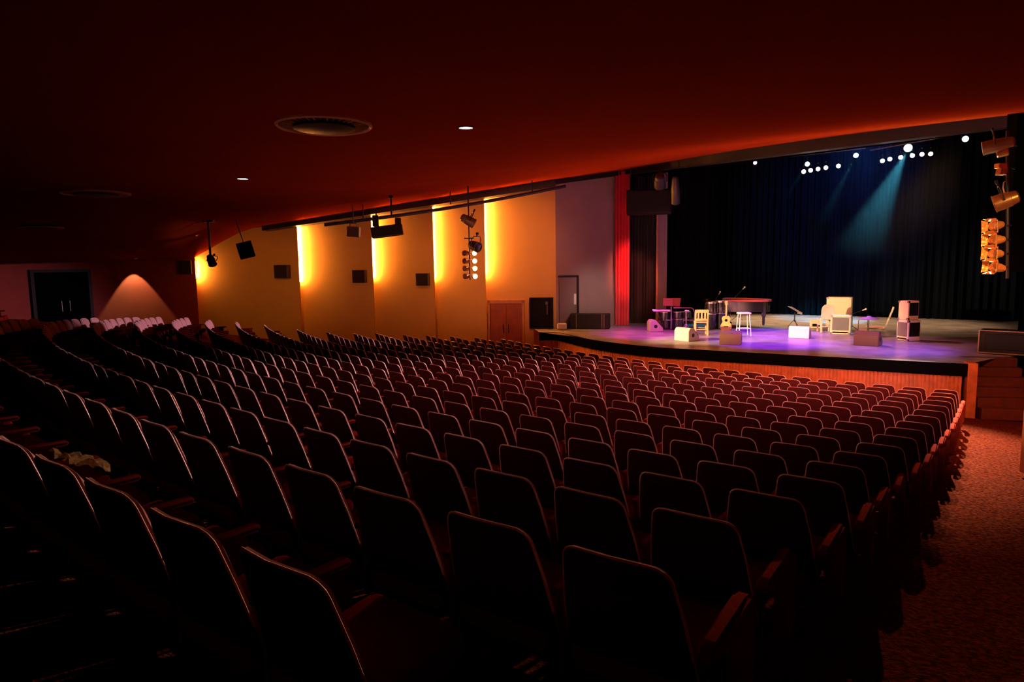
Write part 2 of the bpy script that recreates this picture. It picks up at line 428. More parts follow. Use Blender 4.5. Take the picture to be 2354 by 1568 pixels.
bm = new(); box(bm, (wdt/2, -.03, hgt-.06), (wdt+.02, .10, .14)); box(bm, (wdt-.05, -.03, hgt/2), (.10, .10, hgt)); box(bm, (.04, -.03, hgt/2), (.08, .10, hgt)); obj('door_frame', bm, 'frame_wood', dr)
a = on_panel(4, 1218, 684); b = on_panel(4, 1272, 684); c = on_panel(4, 1220, 755)
bo = thing('display_case', 'black-framed dark glass case on the orange wall beside the stage', 'display case', Vector((a.x, a.y, c.z))+n5*.02, r5)
wd, hg = (b-a).length, a.z-c.z
bm = new()
for cx, cz, sx, sz in ((wd/2, .04, wd, .08), (wd/2, hg-.04, wd, .08), (.04, hg/2, .08, hg), (wd-.04, hg/2, .08, hg)): box(bm, (cx, -.04, cz), (sx, .12, sz), bevel=.008)
obj('frame', bm, 'black_edge', bo)
bm = new(); box(bm, (wd/2, 0, hg/2), (wd-.1, .03, hg-.1)); obj('back_panel', bm, 'black_edge', bo)
bm = new(); box(bm, (wd*.72, -.03, hg*.82), (.10, .03, .12), bevel=.01); tube(bm, [(wd*.74, -.03, hg*.75), (wd*.74, -.03, hg*.45)], .02, 6); obj('inner_fitting', bm, 'grille_grey', bo)
# stage door in the grey wall
g0, g1 = (1.72, 26.0), (4.43, 27.25); gd = (Vector((*g1, 0))-Vector((*g0, 0))).normalized(); gr = math.atan2(gd.y, gd.x); gn = Vector((gd.y, -gd.x, 0))
a = onv(1283, 634, g0, g1); b = onv(1328, 634, g0, g1)
dr = bpy.data.objects.new('door_2', None); COL.objects.link(dr); dr.location = Vector((a.x, a.y, STAGE))+gn*.03; dr.rotation_euler.z = gr; dr['kind'] = 'structure'; dr['label'] = 'grey stage door in the grey wall'
dw = (b-a).length; dh = a.z-STAGE
bm = new(); box(bm, (dw/2-.03, 0, dh/2), (dw-.1, .05, dh-.06)); lf = obj('door_leaf', bm, 'grey_door', dr)
bm = new(); box(bm, (dw-.03, -.01, dh/2), (.07, .09, dh)); box(bm, (dw/2, -.01, dh-.03), (dw, .09, .07)); obj('door_frame', bm, 'black_trim', dr)
bm = new(); box(bm, (dw-.16, -.035, 1.12), (.10, .02, .42), bevel=.005); obj('push_plate', bm, 'white_paint', lf)
# dark double door in the rear left wall
SD = (Vector((*SIDE_B, 0))-Vector((*SIDE_A, 0))).normalized(); SN = Vector((-SD.y, SD.x, 0))
if SN.dot(Vector((1, 0, 0))) < 0: SN = -SN
a = onv(76, 627, SIDE_A, SIDE_B); b = onv(200, 628, SIDE_A, SIDE_B)
wdt = (b-a).length; base = floor_z(44.)-.1; hgt = a.z-base; rd = math.atan2((b-a).y, (b-a).x)
dr = bpy.data.objects.new('door_3', None); COL.objects.link(dr); dr.location = Vector((a.x, a.y, base))+SN*.03; dr.rotation_euler.z = rd; dr['kind'] = 'structure'; dr['label'] = 'black double door in the dark rear wall'
for k in (0, 1):
    lw = wdt/2; bm = new(); box(bm, (lw*(k+.5), 0, hgt/2), (lw-.01, .06, hgt), bevel=.006); lf = obj('door_leaf', bm, 'black_wall', dr)
    bm = new(); x = lw+(-.07 if k == 0 else .17); tube(bm, [(x, -.08, .72), (x, -.08, 1.08)], .014, 8); tube(bm, [(x, -.02, .74), (x, -.08, .74)], .01, 6); tube(bm, [(x, -.02, 1.06), (x, -.08, 1.06)], .01, 6); obj('door_handle', bm, 'chrome', lf, smooth=True)
bm = new(); box(bm, (wdt/2, -.01, hgt+.05), (wdt+.2, .1, .1)); box(bm, (-.05, -.01, hgt/2), (.1, .1, hgt)); box(bm, (wdt+.05, -.01, hgt/2), (.1, .1, hgt)); obj('door_frame', bm, 'black_trim', dr)

# ================================================================ SEATS
def seat_outline(off=0., n=5):
    zb, zt, wb, wt, r = .34, .865, .268, .212, .075
    P = [(-wb+off, zb+off)]
    def arc(cx, cz, a0, a1): return [(cx+(r-off)*math.cos(R_(a0+(a1-a0)*k/n)), cz+(r-off)*math.sin(R_(a0+(a1-a0)*k/n))) for k in range(n+1)]
    P += [(-(wb+(wt-wb)*t)+off, zb+(zt-zb)*t) for t in (.3, .6)]
    P += arc(-wt+r, zt-r, 174, 90)+[(0, zt-off+.006)]+arc(wt-r, zt-r, 90, 6)
    P += [((wb+(wt-wb)*t)-off, zb+(zt-zb)*t) for t in (.6, .3)]
    P += [(wb-off, zb+off)]
    return P
def back_pt(x, z, d):                       # leaning, slightly wrapped back; d = distance in front of the back surface
    return Vector((x, (.865-z)*.24+.9*x*x+d, z))
def seat_parts():
    parts = {}
    bm = new(); o0 = seat_outline(.014); o1 = seat_outline(0.); o2 = seat_outline(.12)
    zc = .60
    def ring(P, d, k=1.): return [back_pt(x*k, zc+(z-zc)*k, d) for x, z in P]
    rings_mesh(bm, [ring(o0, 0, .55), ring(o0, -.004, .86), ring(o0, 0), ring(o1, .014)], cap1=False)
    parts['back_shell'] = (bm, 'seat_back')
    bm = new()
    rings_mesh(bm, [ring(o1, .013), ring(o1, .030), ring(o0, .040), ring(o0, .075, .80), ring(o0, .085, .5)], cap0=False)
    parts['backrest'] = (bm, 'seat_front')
    bm = new(); tube(bm, [back_pt(x, z, .012) for x, z in seat_outline(-.001, 4)[1:-1]], .0046, 5); parts['highlight_piping'] = (bm, 'rim_highlight')  # pale piping added so the rim shows a bright line
    bm = new(); box(bm, (0, .37, .40), (.47, .47, .13), rot=None, bevel=.04, seg=2)
    for v in bm.verts: v.co.z += (v.co.y-.37)*.10
    parts['seat_cushion'] = (bm, 'seat_cloth')
    bm = new(); box(bm, (-.292, .33, .605), (.052, .40, .036), bevel=.012, seg=1); box(bm, (-.292, .30, .42), (.028, .26, .36)); parts['armrest'] = (bm, 'seat_arm')
    bm = new(); box(bm, (-.292, .29, .13), (.045, .10, .30)); box(bm, (-.292, .29, .008), (.07, .34, .016)); box(bm, (-.01, .30, .31), (.56, .05, .04)); parts['support_leg'] = (bm, 'seat_metal')
    return parts
def end_panel_mesh():
    bm = new()
    P = [(.12, .53), (.16, .585), (.54, .60), (.60, .57), (.625, .50), (.60, .12), (.47, .12), (.48, .46), (.44, .51)]
    prism(bm, P, .268, .338, plane='YZ')
    bmesh.ops.bevel(bm, geom=[e for e in bm.edges if e.calc_length() > .03], offset=.016, segments=2, affect='EDGES')
    return bm
SP = seat_parts(); order = ['backrest', 'back_shell', 'highlight_piping', 'seat_cushion', 'armrest', 'support_leg']
proto = thing('theatre_seat', '', 'theatre seat', (0, 0, 0))
SEATM = {}
for n_ in order:
    bm, m_ = SP[n_]; o = obj(n_, bm, m_, proto, smooth=True); SEATM[n_] = o.data
ep = end_panel_mesh(); bmesh.ops.recalc_face_normals(ep, faces=ep.faces[:]); EPM = bpy.data.meshes.new('end_panel'); ep.to_mesh(EPM); ep.free(); EPM.materials.append(M['post_cloth']); EPM.shade_smooth(); EPM.set_sharp_from_angle(angle=R_(40))
def pix(p):
    X, Z, Y = p[0], p[1], p[2]-EYE; ct, st = math.cos(TILT), math.sin(TILT)
    zc = Z*ct-Y*st; yc = Y*ct+Z*st
    if zc <= .1: return None
    u = F_PX*X/zc; v = -F_PX*yc/zc; c, s = math.cos(ROLL), math.sin(ROLL)
    return 1177+u*c+v*s, 784-u*s+v*c, zc
END = {-1: -63.5, 0: -64.2, 1: -64.6, 2: -65, 3: -66.2, 4: -67, 5: -67, 6: -66.4, 7: -65.6, 8: -64.6, 15: -63.4, 16: -62.7}
FOLD = {0: (-53.5, 8), 1: (-55.3, 9), 2: (-58.0, 9), 3: (-60.3, 7), 4: (-62.3, 6), 5: (-63.8, 4), 6: (-64.8, 3), 7: (-65., 2)}
OFF = {-1: -36.08, 0: -36.04, 1: -36.13, 2: -36.03, 3: -35.97, 4: -35.98, 5: -35.92, 6: -35.85, 7: -35.8, 8: -35.78, 9: -35.74, 10: -35.7}
NROW = 17
ALL = []
PITCH = {k: 1+random.Random(50+k).uniform(-.022, .022) for k in range(4, 17)}; PITCH[1] = .975
for k in range(-1, NROW):
    R = row_radius(k); fz = floor_z(R-.2); pit = .58*PITCH.get(k, 1)/R; a = R_(OFF.get(k, -35.65)); aend = R_(END.get(k, -64.))
    i = 0; fold = FOLD.get(k); i0 = None
    while True:
        aa = a-i*pit
        if fold and aa < R_(fold[0]):                         # the side block bends more tightly
            if i0 is None: i0 = i; b0 = aa; c0 = pol(R-10., math.degrees(aa))
            if i-i0 >= fold[1]: break
            aa = b0-(i-i0)*.585/10.; x = c0.x+10.*math.sin(aa); y = c0.y-10.*math.cos(aa); fz = floor_z(math.hypot(x-CX, y-CY)-.2)
        elif aa <= aend: break
        else: x = CX+R*math.sin(aa); y = CY-R*math.cos(aa)
        q = pix((x, y, fz+.6))
        vis = q is not None and -110 < q[0] < 2460 and q[1] < 1750
        if k <= 0: vis = q is not None and -280 < q[0] < 2460 and q[1] < 1640
        if vis: ALL.append((q[2], k, i, x, y, fz, aa))
        i += 1
ALL.sort()
first = True
BIG = ALL[:300]
def row_words(k):
    n = k+2
    if n == 1: return 'rearmost row'
    m_ = NROW-k
    if m_ == 1: return 'row nearest the stage'
    if m_ <= 7: return ORD[m_-1]+' row from the stage'
    return ORD[n-1]+' row from the back'
for (d_, k, i, x, y, fz, aa) in BIG:
    r = proto if first else copy_tree(proto); first = False
    r.location = (x, y, fz); rnd = random.Random(k*100+i)
    r.rotation_euler = (rnd.uniform(-.012, .012), 0, aa+rnd.uniform(-.02, .02))
    where = 'beside the right aisle' if i == 0 else ordinal(i+1)+' from the right aisle'
    r['label'] = 'dark red theatre seat '+where+' in the '+row_words(k); r['category'] = 'theatre seat'; r['group'] = 'theatre seats in curved rows'
    if i == 0:
        o = bpy.data.objects.new('end_panel', EPM); COL.objects.link(o); o.parent = r; o['label'] = 'red padded end panel'
# the far seats beyond the nearest three hundred: one object
vsL, fs, mi, mats = [], [], [], []
base_v, base_f, base_m = [], [], []
for n_ in order:
    me = SEATM[n_]; off = len(base_v); mname = me.materials[0]
    if mname not in mats: mats.append(mname)
    base_v += [tuple(v.co) for v in me.vertices]
    for p in me.polygons: base_f.append([v+off for v in p.vertices]); base_m.append(mats.index(mname))
bv = np.array(base_v)
for (d_, k, i, x, y, fz, aa) in ALL[300:]:
    rnd = random.Random(k*100+i); aa += rnd.uniform(-.02, .02); c, s = math.cos(aa), math.sin(aa); off = len(vsL)
    vv = np.column_stack([bv[:, 0]*c-bv[:, 1]*s+x, bv[:, 0]*s+bv[:, 1]*c+y, bv[:, 2]+fz])
    vsL.extend(map(tuple, vv)); fs.extend([[v+off for v in f_] for f_ in base_f]); mi.extend(base_m)
if vsL:
    me = bpy.data.meshes.new('far_theatre_seats'); me.from_pydata(vsL, [], fs); me.polygons.foreach_set('material_index', mi)
    for m_ in mats: me.materials.append(m_)
    me.shade_smooth()
    try: me.set_sharp_from_angle(angle=R_(40))
    except Exception: pass
    o = bpy.data.objects.new('far_theatre_seats', me); COL.objects.link(o); o['kind'] = 'stuff'
    tag(o, 'mass of farther theatre seats in curved rows towards the left wall', 'theatre seats')
print('SEATS', len(ALL))
# things left on seats
def seat_spot(k, i):
    R = row_radius(k); aa = R_(OFF.get(k, -35.65))-i*.58*PITCH.get(k, 1)/R; return CX+R*math.sin(aa), CY-R*math.cos(aa), floor_z(R-.2), aa
def sheet_of_paper(name, label, cat, loc, rz, w_, h_, m_, seed, tilt=0., amp=.02):
    rnd = random.Random(seed); bm = new(); g = []
    for j in range(9):
        g.append([Vector(((i/8-.5)*w_, (j/8-.5)*h_, amp*math.sin(i*1.3+rnd.random())*math.cos(j*.9)+rnd.uniform(0, amp*.6))) for i in range(9)])
    sheet(bm, g)
    r = bmesh.ops.solidify(bm, geom=bm.faces[:], thickness=.003)
    o = obj(name, bm, m_, smooth=True); o.location = loc; o.rotation_euler = (tilt, 0, rz); return tag(o, label, cat)
p = onz(183, 1060, seat_spot(-1, 4)[2]+.90); 
sheet_of_paper('newspaper', 'crumpled patterned paper lying over a dark seat back at far left', 'paper', (p.x, p.y, p.z), R_(-35), .22, .17, 'newsprint', 4, tilt=-.45, amp=.025)
for k, i, lab, sd_ in ((8, 5, 'pink-white leaflet lying on a seat in the middle of the hall', 5), (11, 9, 'white leaflet lying on a seat towards the stage', 6)):
    x, y, z, aa = seat_spot(k, i); f_ = Vector((-math.sin(aa), math.cos(aa), 0))
    sheet_of_paper('leaflet', lab, 'leaflet', (x+f_.x*.40, y+f_.y*.40, z+.50), aa, .24, .30, 'paper', sd_, amp=.012)

# ================================================================ CEILING FITTINGS
def ceil_vent(px, py, dia, label):
    p = onceil(px, py); t = thing('ceiling_vent', label, 'ceiling vent', (p.x, p.y, p.z), 0, 'round ceiling vents'); r = dia/2
    bm = new(); lathe(bm, [(r*.92, .0), (r, .0), (r, -.022), (r*.965, -.036), (r*.925, -.022), (r*.92, 0)], 64, cap=False); obj('rim', bm, 'vent_rim', t, smooth=True)
    bm = new(); lathe(bm, [(r*.93, -.004), (r*.5, -.006), (.001, -.006)], 48, cap=False); obj('dark_plate', bm, 'black_trim', t)
    bm = new(); lathe(bm, [(r*.62, -.008), (r*.64, -.05), (r*.60, -.055), (r*.15, -.07), (.001, -.072)], 48, cap=False); obj('center_disc', bm, 'black_trim', t, smooth=True)
    bm = new()
    for k in range(36):
        a = 2*math.pi*k/36; box(bm, (r*.79*math.cos(a), r*.79*math.sin(a), -.022), (r*.26, .010, .03), rot=Matrix.Rotation(a, 3, 'Z') if False else None) if False else None
        c, s = math.cos(a), math.sin(a)
        A = Vector((r*.66*c, r*.66*s, -.03)); B = Vector((r*.91*c, r*.91*s, -.014)); n_ = Vector((-s, c, 0))*.007
        prism_pts = [A-n_, A+n_, B+n_, B-n_]
        V = [bm.verts.new(q) for q in prism_pts]+[bm.verts.new(q+Vector((0, 0, .022))) for q in prism_pts]
        for f_ in ((0, 1, 2, 3), (7, 6, 5, 4), (0, 4, 5, 1), (1, 5, 6, 2), (2, 6, 7, 3), (3, 7, 4, 0)): bm.faces.new([V[j] for j in f_])
    obj('fins', bm, 'amber_metal', t)
    return t
ceil_vent(745, 285, .95, 'large round ceiling vent with glinting fins between the two nearest downlights')
ceil_vent(220, 443, 1.15, 'round ceiling vent lost in the dark at upper left')
ceil_vent(95, 522, 1.0, 'faint dark round ceiling vent farthest to the left')
def downlight(px, py, dia, label, power, m_='downlight', deg=75):
    p = onceil(px, py); t = thing('ceiling_downlight', label, 'downlight', (p.x, p.y, p.z), 0, 'recessed ceiling downlights'); r = dia/2
    bm = new(); lathe(bm, [(r, .01), (r*1.14, .0), (r*1.14, -.012), (r*1.02, -.014), (r, .01)], 32, cap=False); obj('rim', bm, 'black_trim', t, smooth=True)
    bm = new(); lathe(bm, [(r*1.0, -.006), (.001, -.007)], 32, cap=False); obj('lens', bm, m_, t)
    if power: spot('downlight_beam', p+Vector((0, 0, -.05)), p+Vector((0, 0, -3)), power, (1., .5, .28), deg, .8, .05)
    return t
downlight(1071, 292, .145, 'bright round downlight nearest the stage, right of the big vent', 9)
downlight(558, 410, .17, 'bright round downlight left of and beyond the big vent', 9)
downlight(449, 543, .15, 'small downlight close to the corner of the lit left wall', 6)
downlight(193, 573, .10, 'tiny downlight above the dark double door', 5, 'downlight_dim')
p_ = onceil(229, 585); downlight(229, 585, .09, 'tiny downlight just right of the one above the door', 4, 'downlight_dim')
# the downlight that throws the arch of light on the rear wall
wp = onv(308, 640, SIDE_A, SIDE_B); lp = wp+SN*.42; lp.z = ceil_z(lp.x, lp.y)
t = thing('ceiling_downlight', 'downlight close to the rear wall throwing an arch of light', 'downlight', lp, 0, 'recessed ceiling downlights')
bm = new(); lathe(bm, [(.07, 0), (.085, 0), (.085, -.012), (.07, -.012), (.07, 0)], 24, cap=False); obj('rim', bm, 'black_trim', t, smooth=True)
bm = new(); lathe(bm, [(.068, -.006), (.001, -.006)], 24, cap=False); obj('lens', bm, 'downlight_dim', t)
spot('arch_beam', lp+Vector((0, 0, -.03)), lp+Vector((0, 0, -3))-SN*.25, 310, (1., 1.15, .45), 66, .22, .02)

# ================================================================ WALL SPEAKERS
def speaker(name, label, loc, rz, w_, h_, d_, tilt=0., cat='speaker', group=None, bracket=True):
    t = thing(name, label, cat, loc, rz, group); t.rotation_euler.x = tilt
    bm = new(); box(bm, (0, 0, 0), (w_, d_, h_), bevel=.015); obj('cabinet', bm, 'dark_plastic', t)
    bm = new(); box(bm, (0, -d_/2-.006, 0), (w_*.9, .012, h_*.9), bevel=.004); obj('grille', bm, 'speaker_grille', t)
    if bracket:
        bm = new(); box(bm, (0, d_/2+.05, 0), (.06, .12, .10)); box(bm, (0, d_/2+.10, 0), (.14, .02, .18)); obj('bracket', bm, 'black_metal', t)
    return t
for i, (pi, px, py, w_, h_, lab) in enumerate(((0, 657, 624, .52, .50, 'black wall speaker left of the first tall lit strip'),
        (1, 834, 635, .49, .49, 'black wall speaker in the middle of the lit left wall'), (2, 978, 642, .48, .47, 'black wall speaker nearest the stage on the lit left wall'))):
    p = on_panel(pi, px, py); d, n_, r_ = panel_frame(pi); p += n_*.30
    speaker('wall_speaker', lab, p, r_+.12, w_, h_, .34, group='speakers on the left wall')
p = onv(420, 615, SIDE_A, SIDE_B)+SN*.3
speaker('wall_speaker', 'black speaker on the dark rear wall beside the lit corner', p, .35, .42, .52, .3, group='speakers on the left wall')

# ================================================================ HANGING LIGHTS
def frame_to(t, loc, target):
    t.location = loc; t.rotation_euler = (Vector(target)-Vector(loc)).to_track_quat('Y', 'Z').to_euler()
def lamp_can(label, loc, target, r, ln, body='black_metal', lens='lens_white', doors=False, group=None, yoke=True, drop=None, name='stage_lamp', door_mat='foil'):
    """a stage lamp: can, lens, yoke with clamp, optional barn doors; local +Y is the beam"""
    t = thing(name, label, 'stage lamp', loc, 0, group); frame_to(t, loc, target)
    bm = new(); lathe(bm, [(r*.45, -ln*.62), (r*.75, -ln*.55), (r*.85, -ln*.30), (r*.92, -ln*.28), (r, ln*.1), (r, ln*.38), (r*1.06, ln*.38), (r*1.06, ln*.42), (r*.93, ln*.42), (r*.90, ln*.34)], 20, axis='Y'); obj('can', bm, body, t, smooth=True)
    bm = new(); lathe(bm, [(.001, ln*.40), (r*.5, ln*.395), (r*.9, ln*.37)], 20, axis='Y', cap=False); obj('lens', bm, lens, t, smooth=True)
    if yoke:
        bm = new(); w_ = r*1.2; h_ = r*1.9
        tube(bm, [(-w_, 0, 0), (-w_, 0, h_*.7), (-w_*.7, 0, h_), (w_*.7, 0, h_), (w_, 0, h_*.7), (w_, 0, 0)], r*.09, 6)
        tube(bm, [(0, 0, h_), (0, 0, h_+r*.5)], r*.14, 6); box(bm, (0, 0, h_+r*.6), (r*.5, r*.35, r*.45), bevel=r*.06); obj('yoke', bm, 'black_metal', t)
    if doors:
        for k in range(4):
            bm = new(); a = k*math.pi/2; w0, w1, l1 = r*1.0, r*1.45, r*1.5
            V = [Vector((-w0, ln*.42, r*1.05)), Vector((w0, ln*.42, r*1.05)), Vector((w1, ln*.42+l1*.8, r*1.05+l1*.45)), Vector((-w1, ln*.42+l1*.8, r*1.05+l1*.45))]
            rm = Matrix.Rotation(a, 3, 'Y'); V = [rm @ v for v in V]; nn = (V[1]-V[0]).cross(V[2]-V[0]).normalized()*.006
            A = [bm.verts.new(v) for v in V]; B = [bm.verts.new(v+nn) for v in V]
            bm.faces.new(A); bm.faces.new(B[::-1])
            for j in range(4): bm.faces.new((A[j], B[j], B[(j+1) % 4], A[(j+1) % 4]))
            obj('barn_door', bm, door_mat, t)
    return t
# lighting bar in front of the left wall
A = at(745, 517, 21.5); B = at(1300, 428, 23.8); t = thing('lighting_bar', 'long dark lighting bar hung in front of the lit left wall', 'lighting bar', A)
bm = new(); n = 10; tube(bm, [(B-A)*(i/n)+Vector((0, 0, -.10*math.sin(math.pi*i/n))) for i in range(n+1)], .055, 8); obj('pipe', bm, 'black_metal', t, smooth=True)
for f_ in (.15, .5, .85):
    p = (B-A)*f_; q = A+p; bm = new(); tube(bm, [p, p+Vector((0, 0, max(.1, ceil_z(q.x, q.y)-q.z)))], .02, 6); obj('drop_rod', bm, 'black_metal', t)
# black floodlight rig on a pole
Z = 18.5; s = F_PX/Z; c = at(890, 530, Z); t = thing('flood_rig', 'black twin-bracket floodlight hanging on a pole before the lit wall', 'stage light', c, R_(6))
bm = new(); box(bm, (0, 0, -.02), (.84, .40, .30), rot=Matrix.Rotation(R_(-7), 3, 'Y'), bevel=.03); obj('housing', bm, 'black_metal', t)
for x in (-.30, .30):
    bm = new(); box(bm, (x, 0, .22-x*.12), (.16, .22, .30), bevel=.02); obj('end_bracket', bm, 'black_metal', t)
bm = new(); tube(bm, [(-.34, 0, .33), (.34, 0, .42)], .025, 8); obj('crossbar', bm, 'black_metal', t)
top = ceil_z(c.x, c.y)-c.z; bm = new(); tube(bm, [(.13, 0, .36), (.13, 0, top+.1)], .022, 8); box(bm, (.13, 0, top-.03), (.12, .12, .06), bevel=.01); obj('drop_pole', bm, 'black_metal', t)
bm = new(); tube(bm, [(-.28, 0, .25), (-.28, 0, .47)], .02, 8); obj('hanger', bm, 'black_metal', t)
# red-brown lamp
c = at(813, 533, 21.3); t = thing('flood_lamp', 'small red-brown box lamp hanging before the second lit panel', 'stage light', c, R_(5))
bm = new(); box(bm, (0, 0, 0), (.40, .30, .32), rot=Matrix.Rotation(R_(4), 3, 'Y'), bevel=.03); obj('housing', bm, 'olive_metal', t)
bm = new(); tube(bm, [(-.12, 0, .1), (-.10, 0, .26), (.10, 0, .26), (.12, 0, .1)], .014, 6); tube(bm, [(0, 0, .26), (0, 0, max(.35, ceil_z(c.x, c.y)-c.z))], .016, 6); obj('yoke', bm, 'black_metal', t)
# black square speaker and small spotlight near the ceiling corner
c = at(565, 575, 20.5); t = speaker('hanging_speaker', 'black square speaker hanging at the left end of the lit wall', c, R_(20), .44, .42, .36, tilt=-.25, bracket=False)
t.rotation_euler.y = R_(-14)
for ch in t.children: ch.data.materials[0] = M['black_wall']
bm = new(); tube(bm, [(0, 0, .2), (0, 0, max(.25, ceil_z(c.x, c.y)-c.z))], .02, 6); obj('hanger', bm, 'black_metal', t)
c = at(486, 600, 20.5); lamp_can('small black spotlight hanging near the lit wall corner', c, c+Vector((.5, -.5, -.9)), .12, .34, lens='black_gloss', name='spotlight')
t = thing('ceiling_bracket', 'dark bracket on the ceiling above the small black spotlight', 'bracket', c+Vector((0, 0, .2)))
bm = new(); zt = ceil_z(c.x, c.y)-c.z-.2; tube(bm, [(-.02, 0, -.02), (-.02, 0, zt+.02)], .035, 6); box(bm, (0, 0, zt-.03), (.3, .16, .06)); obj('stem', bm, 'black_metal', t)
# vertical pole with two spotlights and four pairs of lit lamps
Z = 20.; c = at(1080, 640, Z); tp = at(1075, 455, Z); t = thing('lamp_pole', 'thin pole hanging from the ceiling carrying spotlights and lamp pairs', 'lamp pole', c)
bm = new(); tube(bm, [(0, 0, -.05), (0, 0, max(ceil_z(c.x, c.y)-c.z, tp.z-c.z)+.05)], .022, 8); obj('pole', bm, 'black_metal', t)
bm = new(); z = at(1077, 548, Z).z-c.z; tube(bm, [(-.14, 0, z), (.14, 0, z)], .02, 6); obj('crossbar', bm, 'black_metal', t)
p = at(1078, 508, Z-.15); lamp_can('olive spotlight at the top of the thin hanging pole', p, p+Vector((.9, .2, -.5)), .14, .42, 'olive_metal', 'black_gloss', name='spotlight')
p = at(1092, 566, Z-.2); t = lamp_can('olive spotlight halfway down the thin hanging pole', p, p+Vector((.75, -.7, -.3)), .15, .34, 'olive_metal', 'black_gloss', name='spotlight')
for k, (py, pl) in enumerate(((582, 'topmost'), (600, 'second from top'), (617, 'third from top'), (635, 'lowest'))):
    for side, px, ln_ in (('left', 1071, 'chrome'), ('right', 1089, 'lens_white')):
        p = at(px+k*.6, py, Z-.12)
        lamp_can('%s %s-hand lamp of the four lit pairs on the thin pole' % (pl, side), p, p+Vector((.35, -1, -.05)) if side == 'right' else p+Vector((-.55, -.8, 0)), .08, .20, 'foil', 'foil' if side == 'left' else 'lens_warm', group='lamp pairs on the hanging pole', yoke=False)
# right-hand stack of lamps beside the stage
Z = 13.4
for k, (px, py, pl) in enumerate(((2291, 518, 'topmost'), (2292, 551, 'second from top'), (2290, 583, 'third from top'), (2293, 615, 'lowest'))):
    p = at(px, py, Z); lamp_can(pl+' of four gold-lit stage lamps stacked at the right', p, p+Vector((-.85, -.35+.12*(k % 2), -.12+.08*k)), .088, .26, 'foil', 'foil', doors=True, group='gold-lit lamp stack at the right', yoke=False)
p = at(2308, 462, Z); t = lamp_can('fat amber spotlight with a cable above the gold-lit lamp stack', p, p+Vector((-.8, .5, -.35)), .16, .40, 'amber_metal', 'black_gloss', name='spotlight')
bm = new(); tube(bm, [(0, -.05, .14), (-.02, -.06, .25), (.02, -.10, .34), (.12, -.14, .36)], .012, 6); obj('cable', bm, 'cream', t)
p = at(2300, 388, Z); t = thing('lamp_bracket', 'amber ribbed lamp bracket above the fat amber spotlight', 'bracket', p, R_(15))
bm = new(); box(bm, (0, 0, .05), (.20, .12, .10), bevel=.015)
for k in range(4): box(bm, (-.07+k*.047+.03, 0, -.05), (.022, .10, .14), rot=Matrix.Rotation(R_(14), 3, 'Y'))
obj('body', bm, 'amber_metal', t)
p = at(2288, 335, Z); t = lamp_can('long brown spotlight at the top right under the beam', p, p+Vector((-.9, .6, -.2)), .13, .50, 'olive_metal', 'lens_white', name='spotlight')
bm = new(); box(bm, (.12, -.1, -.05), (.14, .2, .34), rot=Matrix.Rotation(R_(10), 3, 'Y'), bevel=.02); obj('side_plate', bm, 'amber_metal', t)
bm = new(); A = at(2316, 300, Z+.2); B = at(2316, 640, Z+.2); t = thing('lamp_mast', 'dark vertical mast carrying the gold-lit lamps at the right', 'lamp pole', B)
tube(bm, [(0, 0, 0), A-B], .03, 8); obj('mast', bm, 'black_metal', t)
for py in (335, 388, 462, 518, 551, 583, 615):
    z = at(2316, py, Z+.2).z-B.z; bm = new(); tube(bm, [(0, 0, z), (-.13, -.1, z)], .018, 6); obj('arm', bm, 'black_metal', t)
# hanging black loudspeaker array at the left of the stage opening
Z = 25.2; c = at(1492, 462, Z); t = thing('hanging_loudspeaker', 'big black loudspeaker box hanging at the left of the stage opening', 'loudspeaker', c, R_(-12))
bm = new(); box(bm, (0, 0, -.05), (1.62, .8, .88), bevel=.04); obj('cabinet', bm, 'black_edge', t)
bm = new(); box(bm, (0, -.41, -.05), (1.5, .03, .78), bevel=.01); obj('grille', bm, 'black_edge', t)
bm = new(); tube(bm, [(-.7, 0, .38), (-.66, 0, 1.3)], .02, 6); tube(bm, [(.5, 0, .38), (.5, 0, 1.3)], .02, 6); obj('hanger', bm, 'black_metal', t)
p = at(1517, 418, Z-1.); lamp_can('dark amber-edged spotlight above the hanging loudspeaker box', p, p+Vector((.2, .9, -.6)), .20, .55, 'dark_plastic', 'black_gloss', name='spotlight')
p = at(1553, 443, Z-1.1); t = lamp_can('long amber-edged spotlight hanging right of the loudspeaker box', p, p+Vector((.15, .5, -1)), .15, .95, 'dark_plastic', 'black_gloss', name='spotlight')

# stage lamps over the stage
AUD = Vector((2, 8, 0))
LY = 23.3
for k, (px, py, pl) in enumerate(((1848, 394, 'first'), (1864, 391, 'second'), (1881, 388, 'third'), (1899, 385, 'fourth'), (1928, 381, 'fifth'))):
    p = at(px, py, LY); lamp_can('%s from left of five white lamps glowing over mid stage' % pl, p, AUD+Vector((0, 0, .8)), .075, .22, group='white lamps in the left cluster')
for k, (px, py, pl) in enumerate(((2028, 369, 'first'), (2045, 365, 'second'), (2070, 361, 'third'), (2097, 357, 'fourth'), (2119, 354, 'fifth'), (2139, 353, 'sixth'))):
    p = at(px, py, LY-1.8); lamp_can('%s from left of six white lamps glowing over stage right side' % pl, p, AUD+Vector((4, 0, .8)), .07, .22, group='white lamps in the right cluster')
CYAN = []
for px, py, Zc, r_, lab in ((1856, 377, 25, .085, 'cyan beam lamp above the five white lamps'), (1968, 357, 24, .085, 'cyan beam lamp between the two clusters of white lamps'),
        (2088, 340, 22, .13, 'largest and brightest cyan beam lamp, above the six white lamps'), (2220, 319, 20.5, .09, 'cyan beam lamp farthest right under the beam')):
    p = at(px, py, Zc); CYAN.append(p); lamp_can(lab, p, Vector((1, 4, 1.6)), r_, .28, 'black_metal', 'lens_cyan', group='cyan beam lamps')
p = at(1736, 374, 24.5); lamp_can('small violet-white lamp farthest left over the stage', p, Vector((1, 4, 1)), .07, .2, 'black_metal', 'lens_violet')
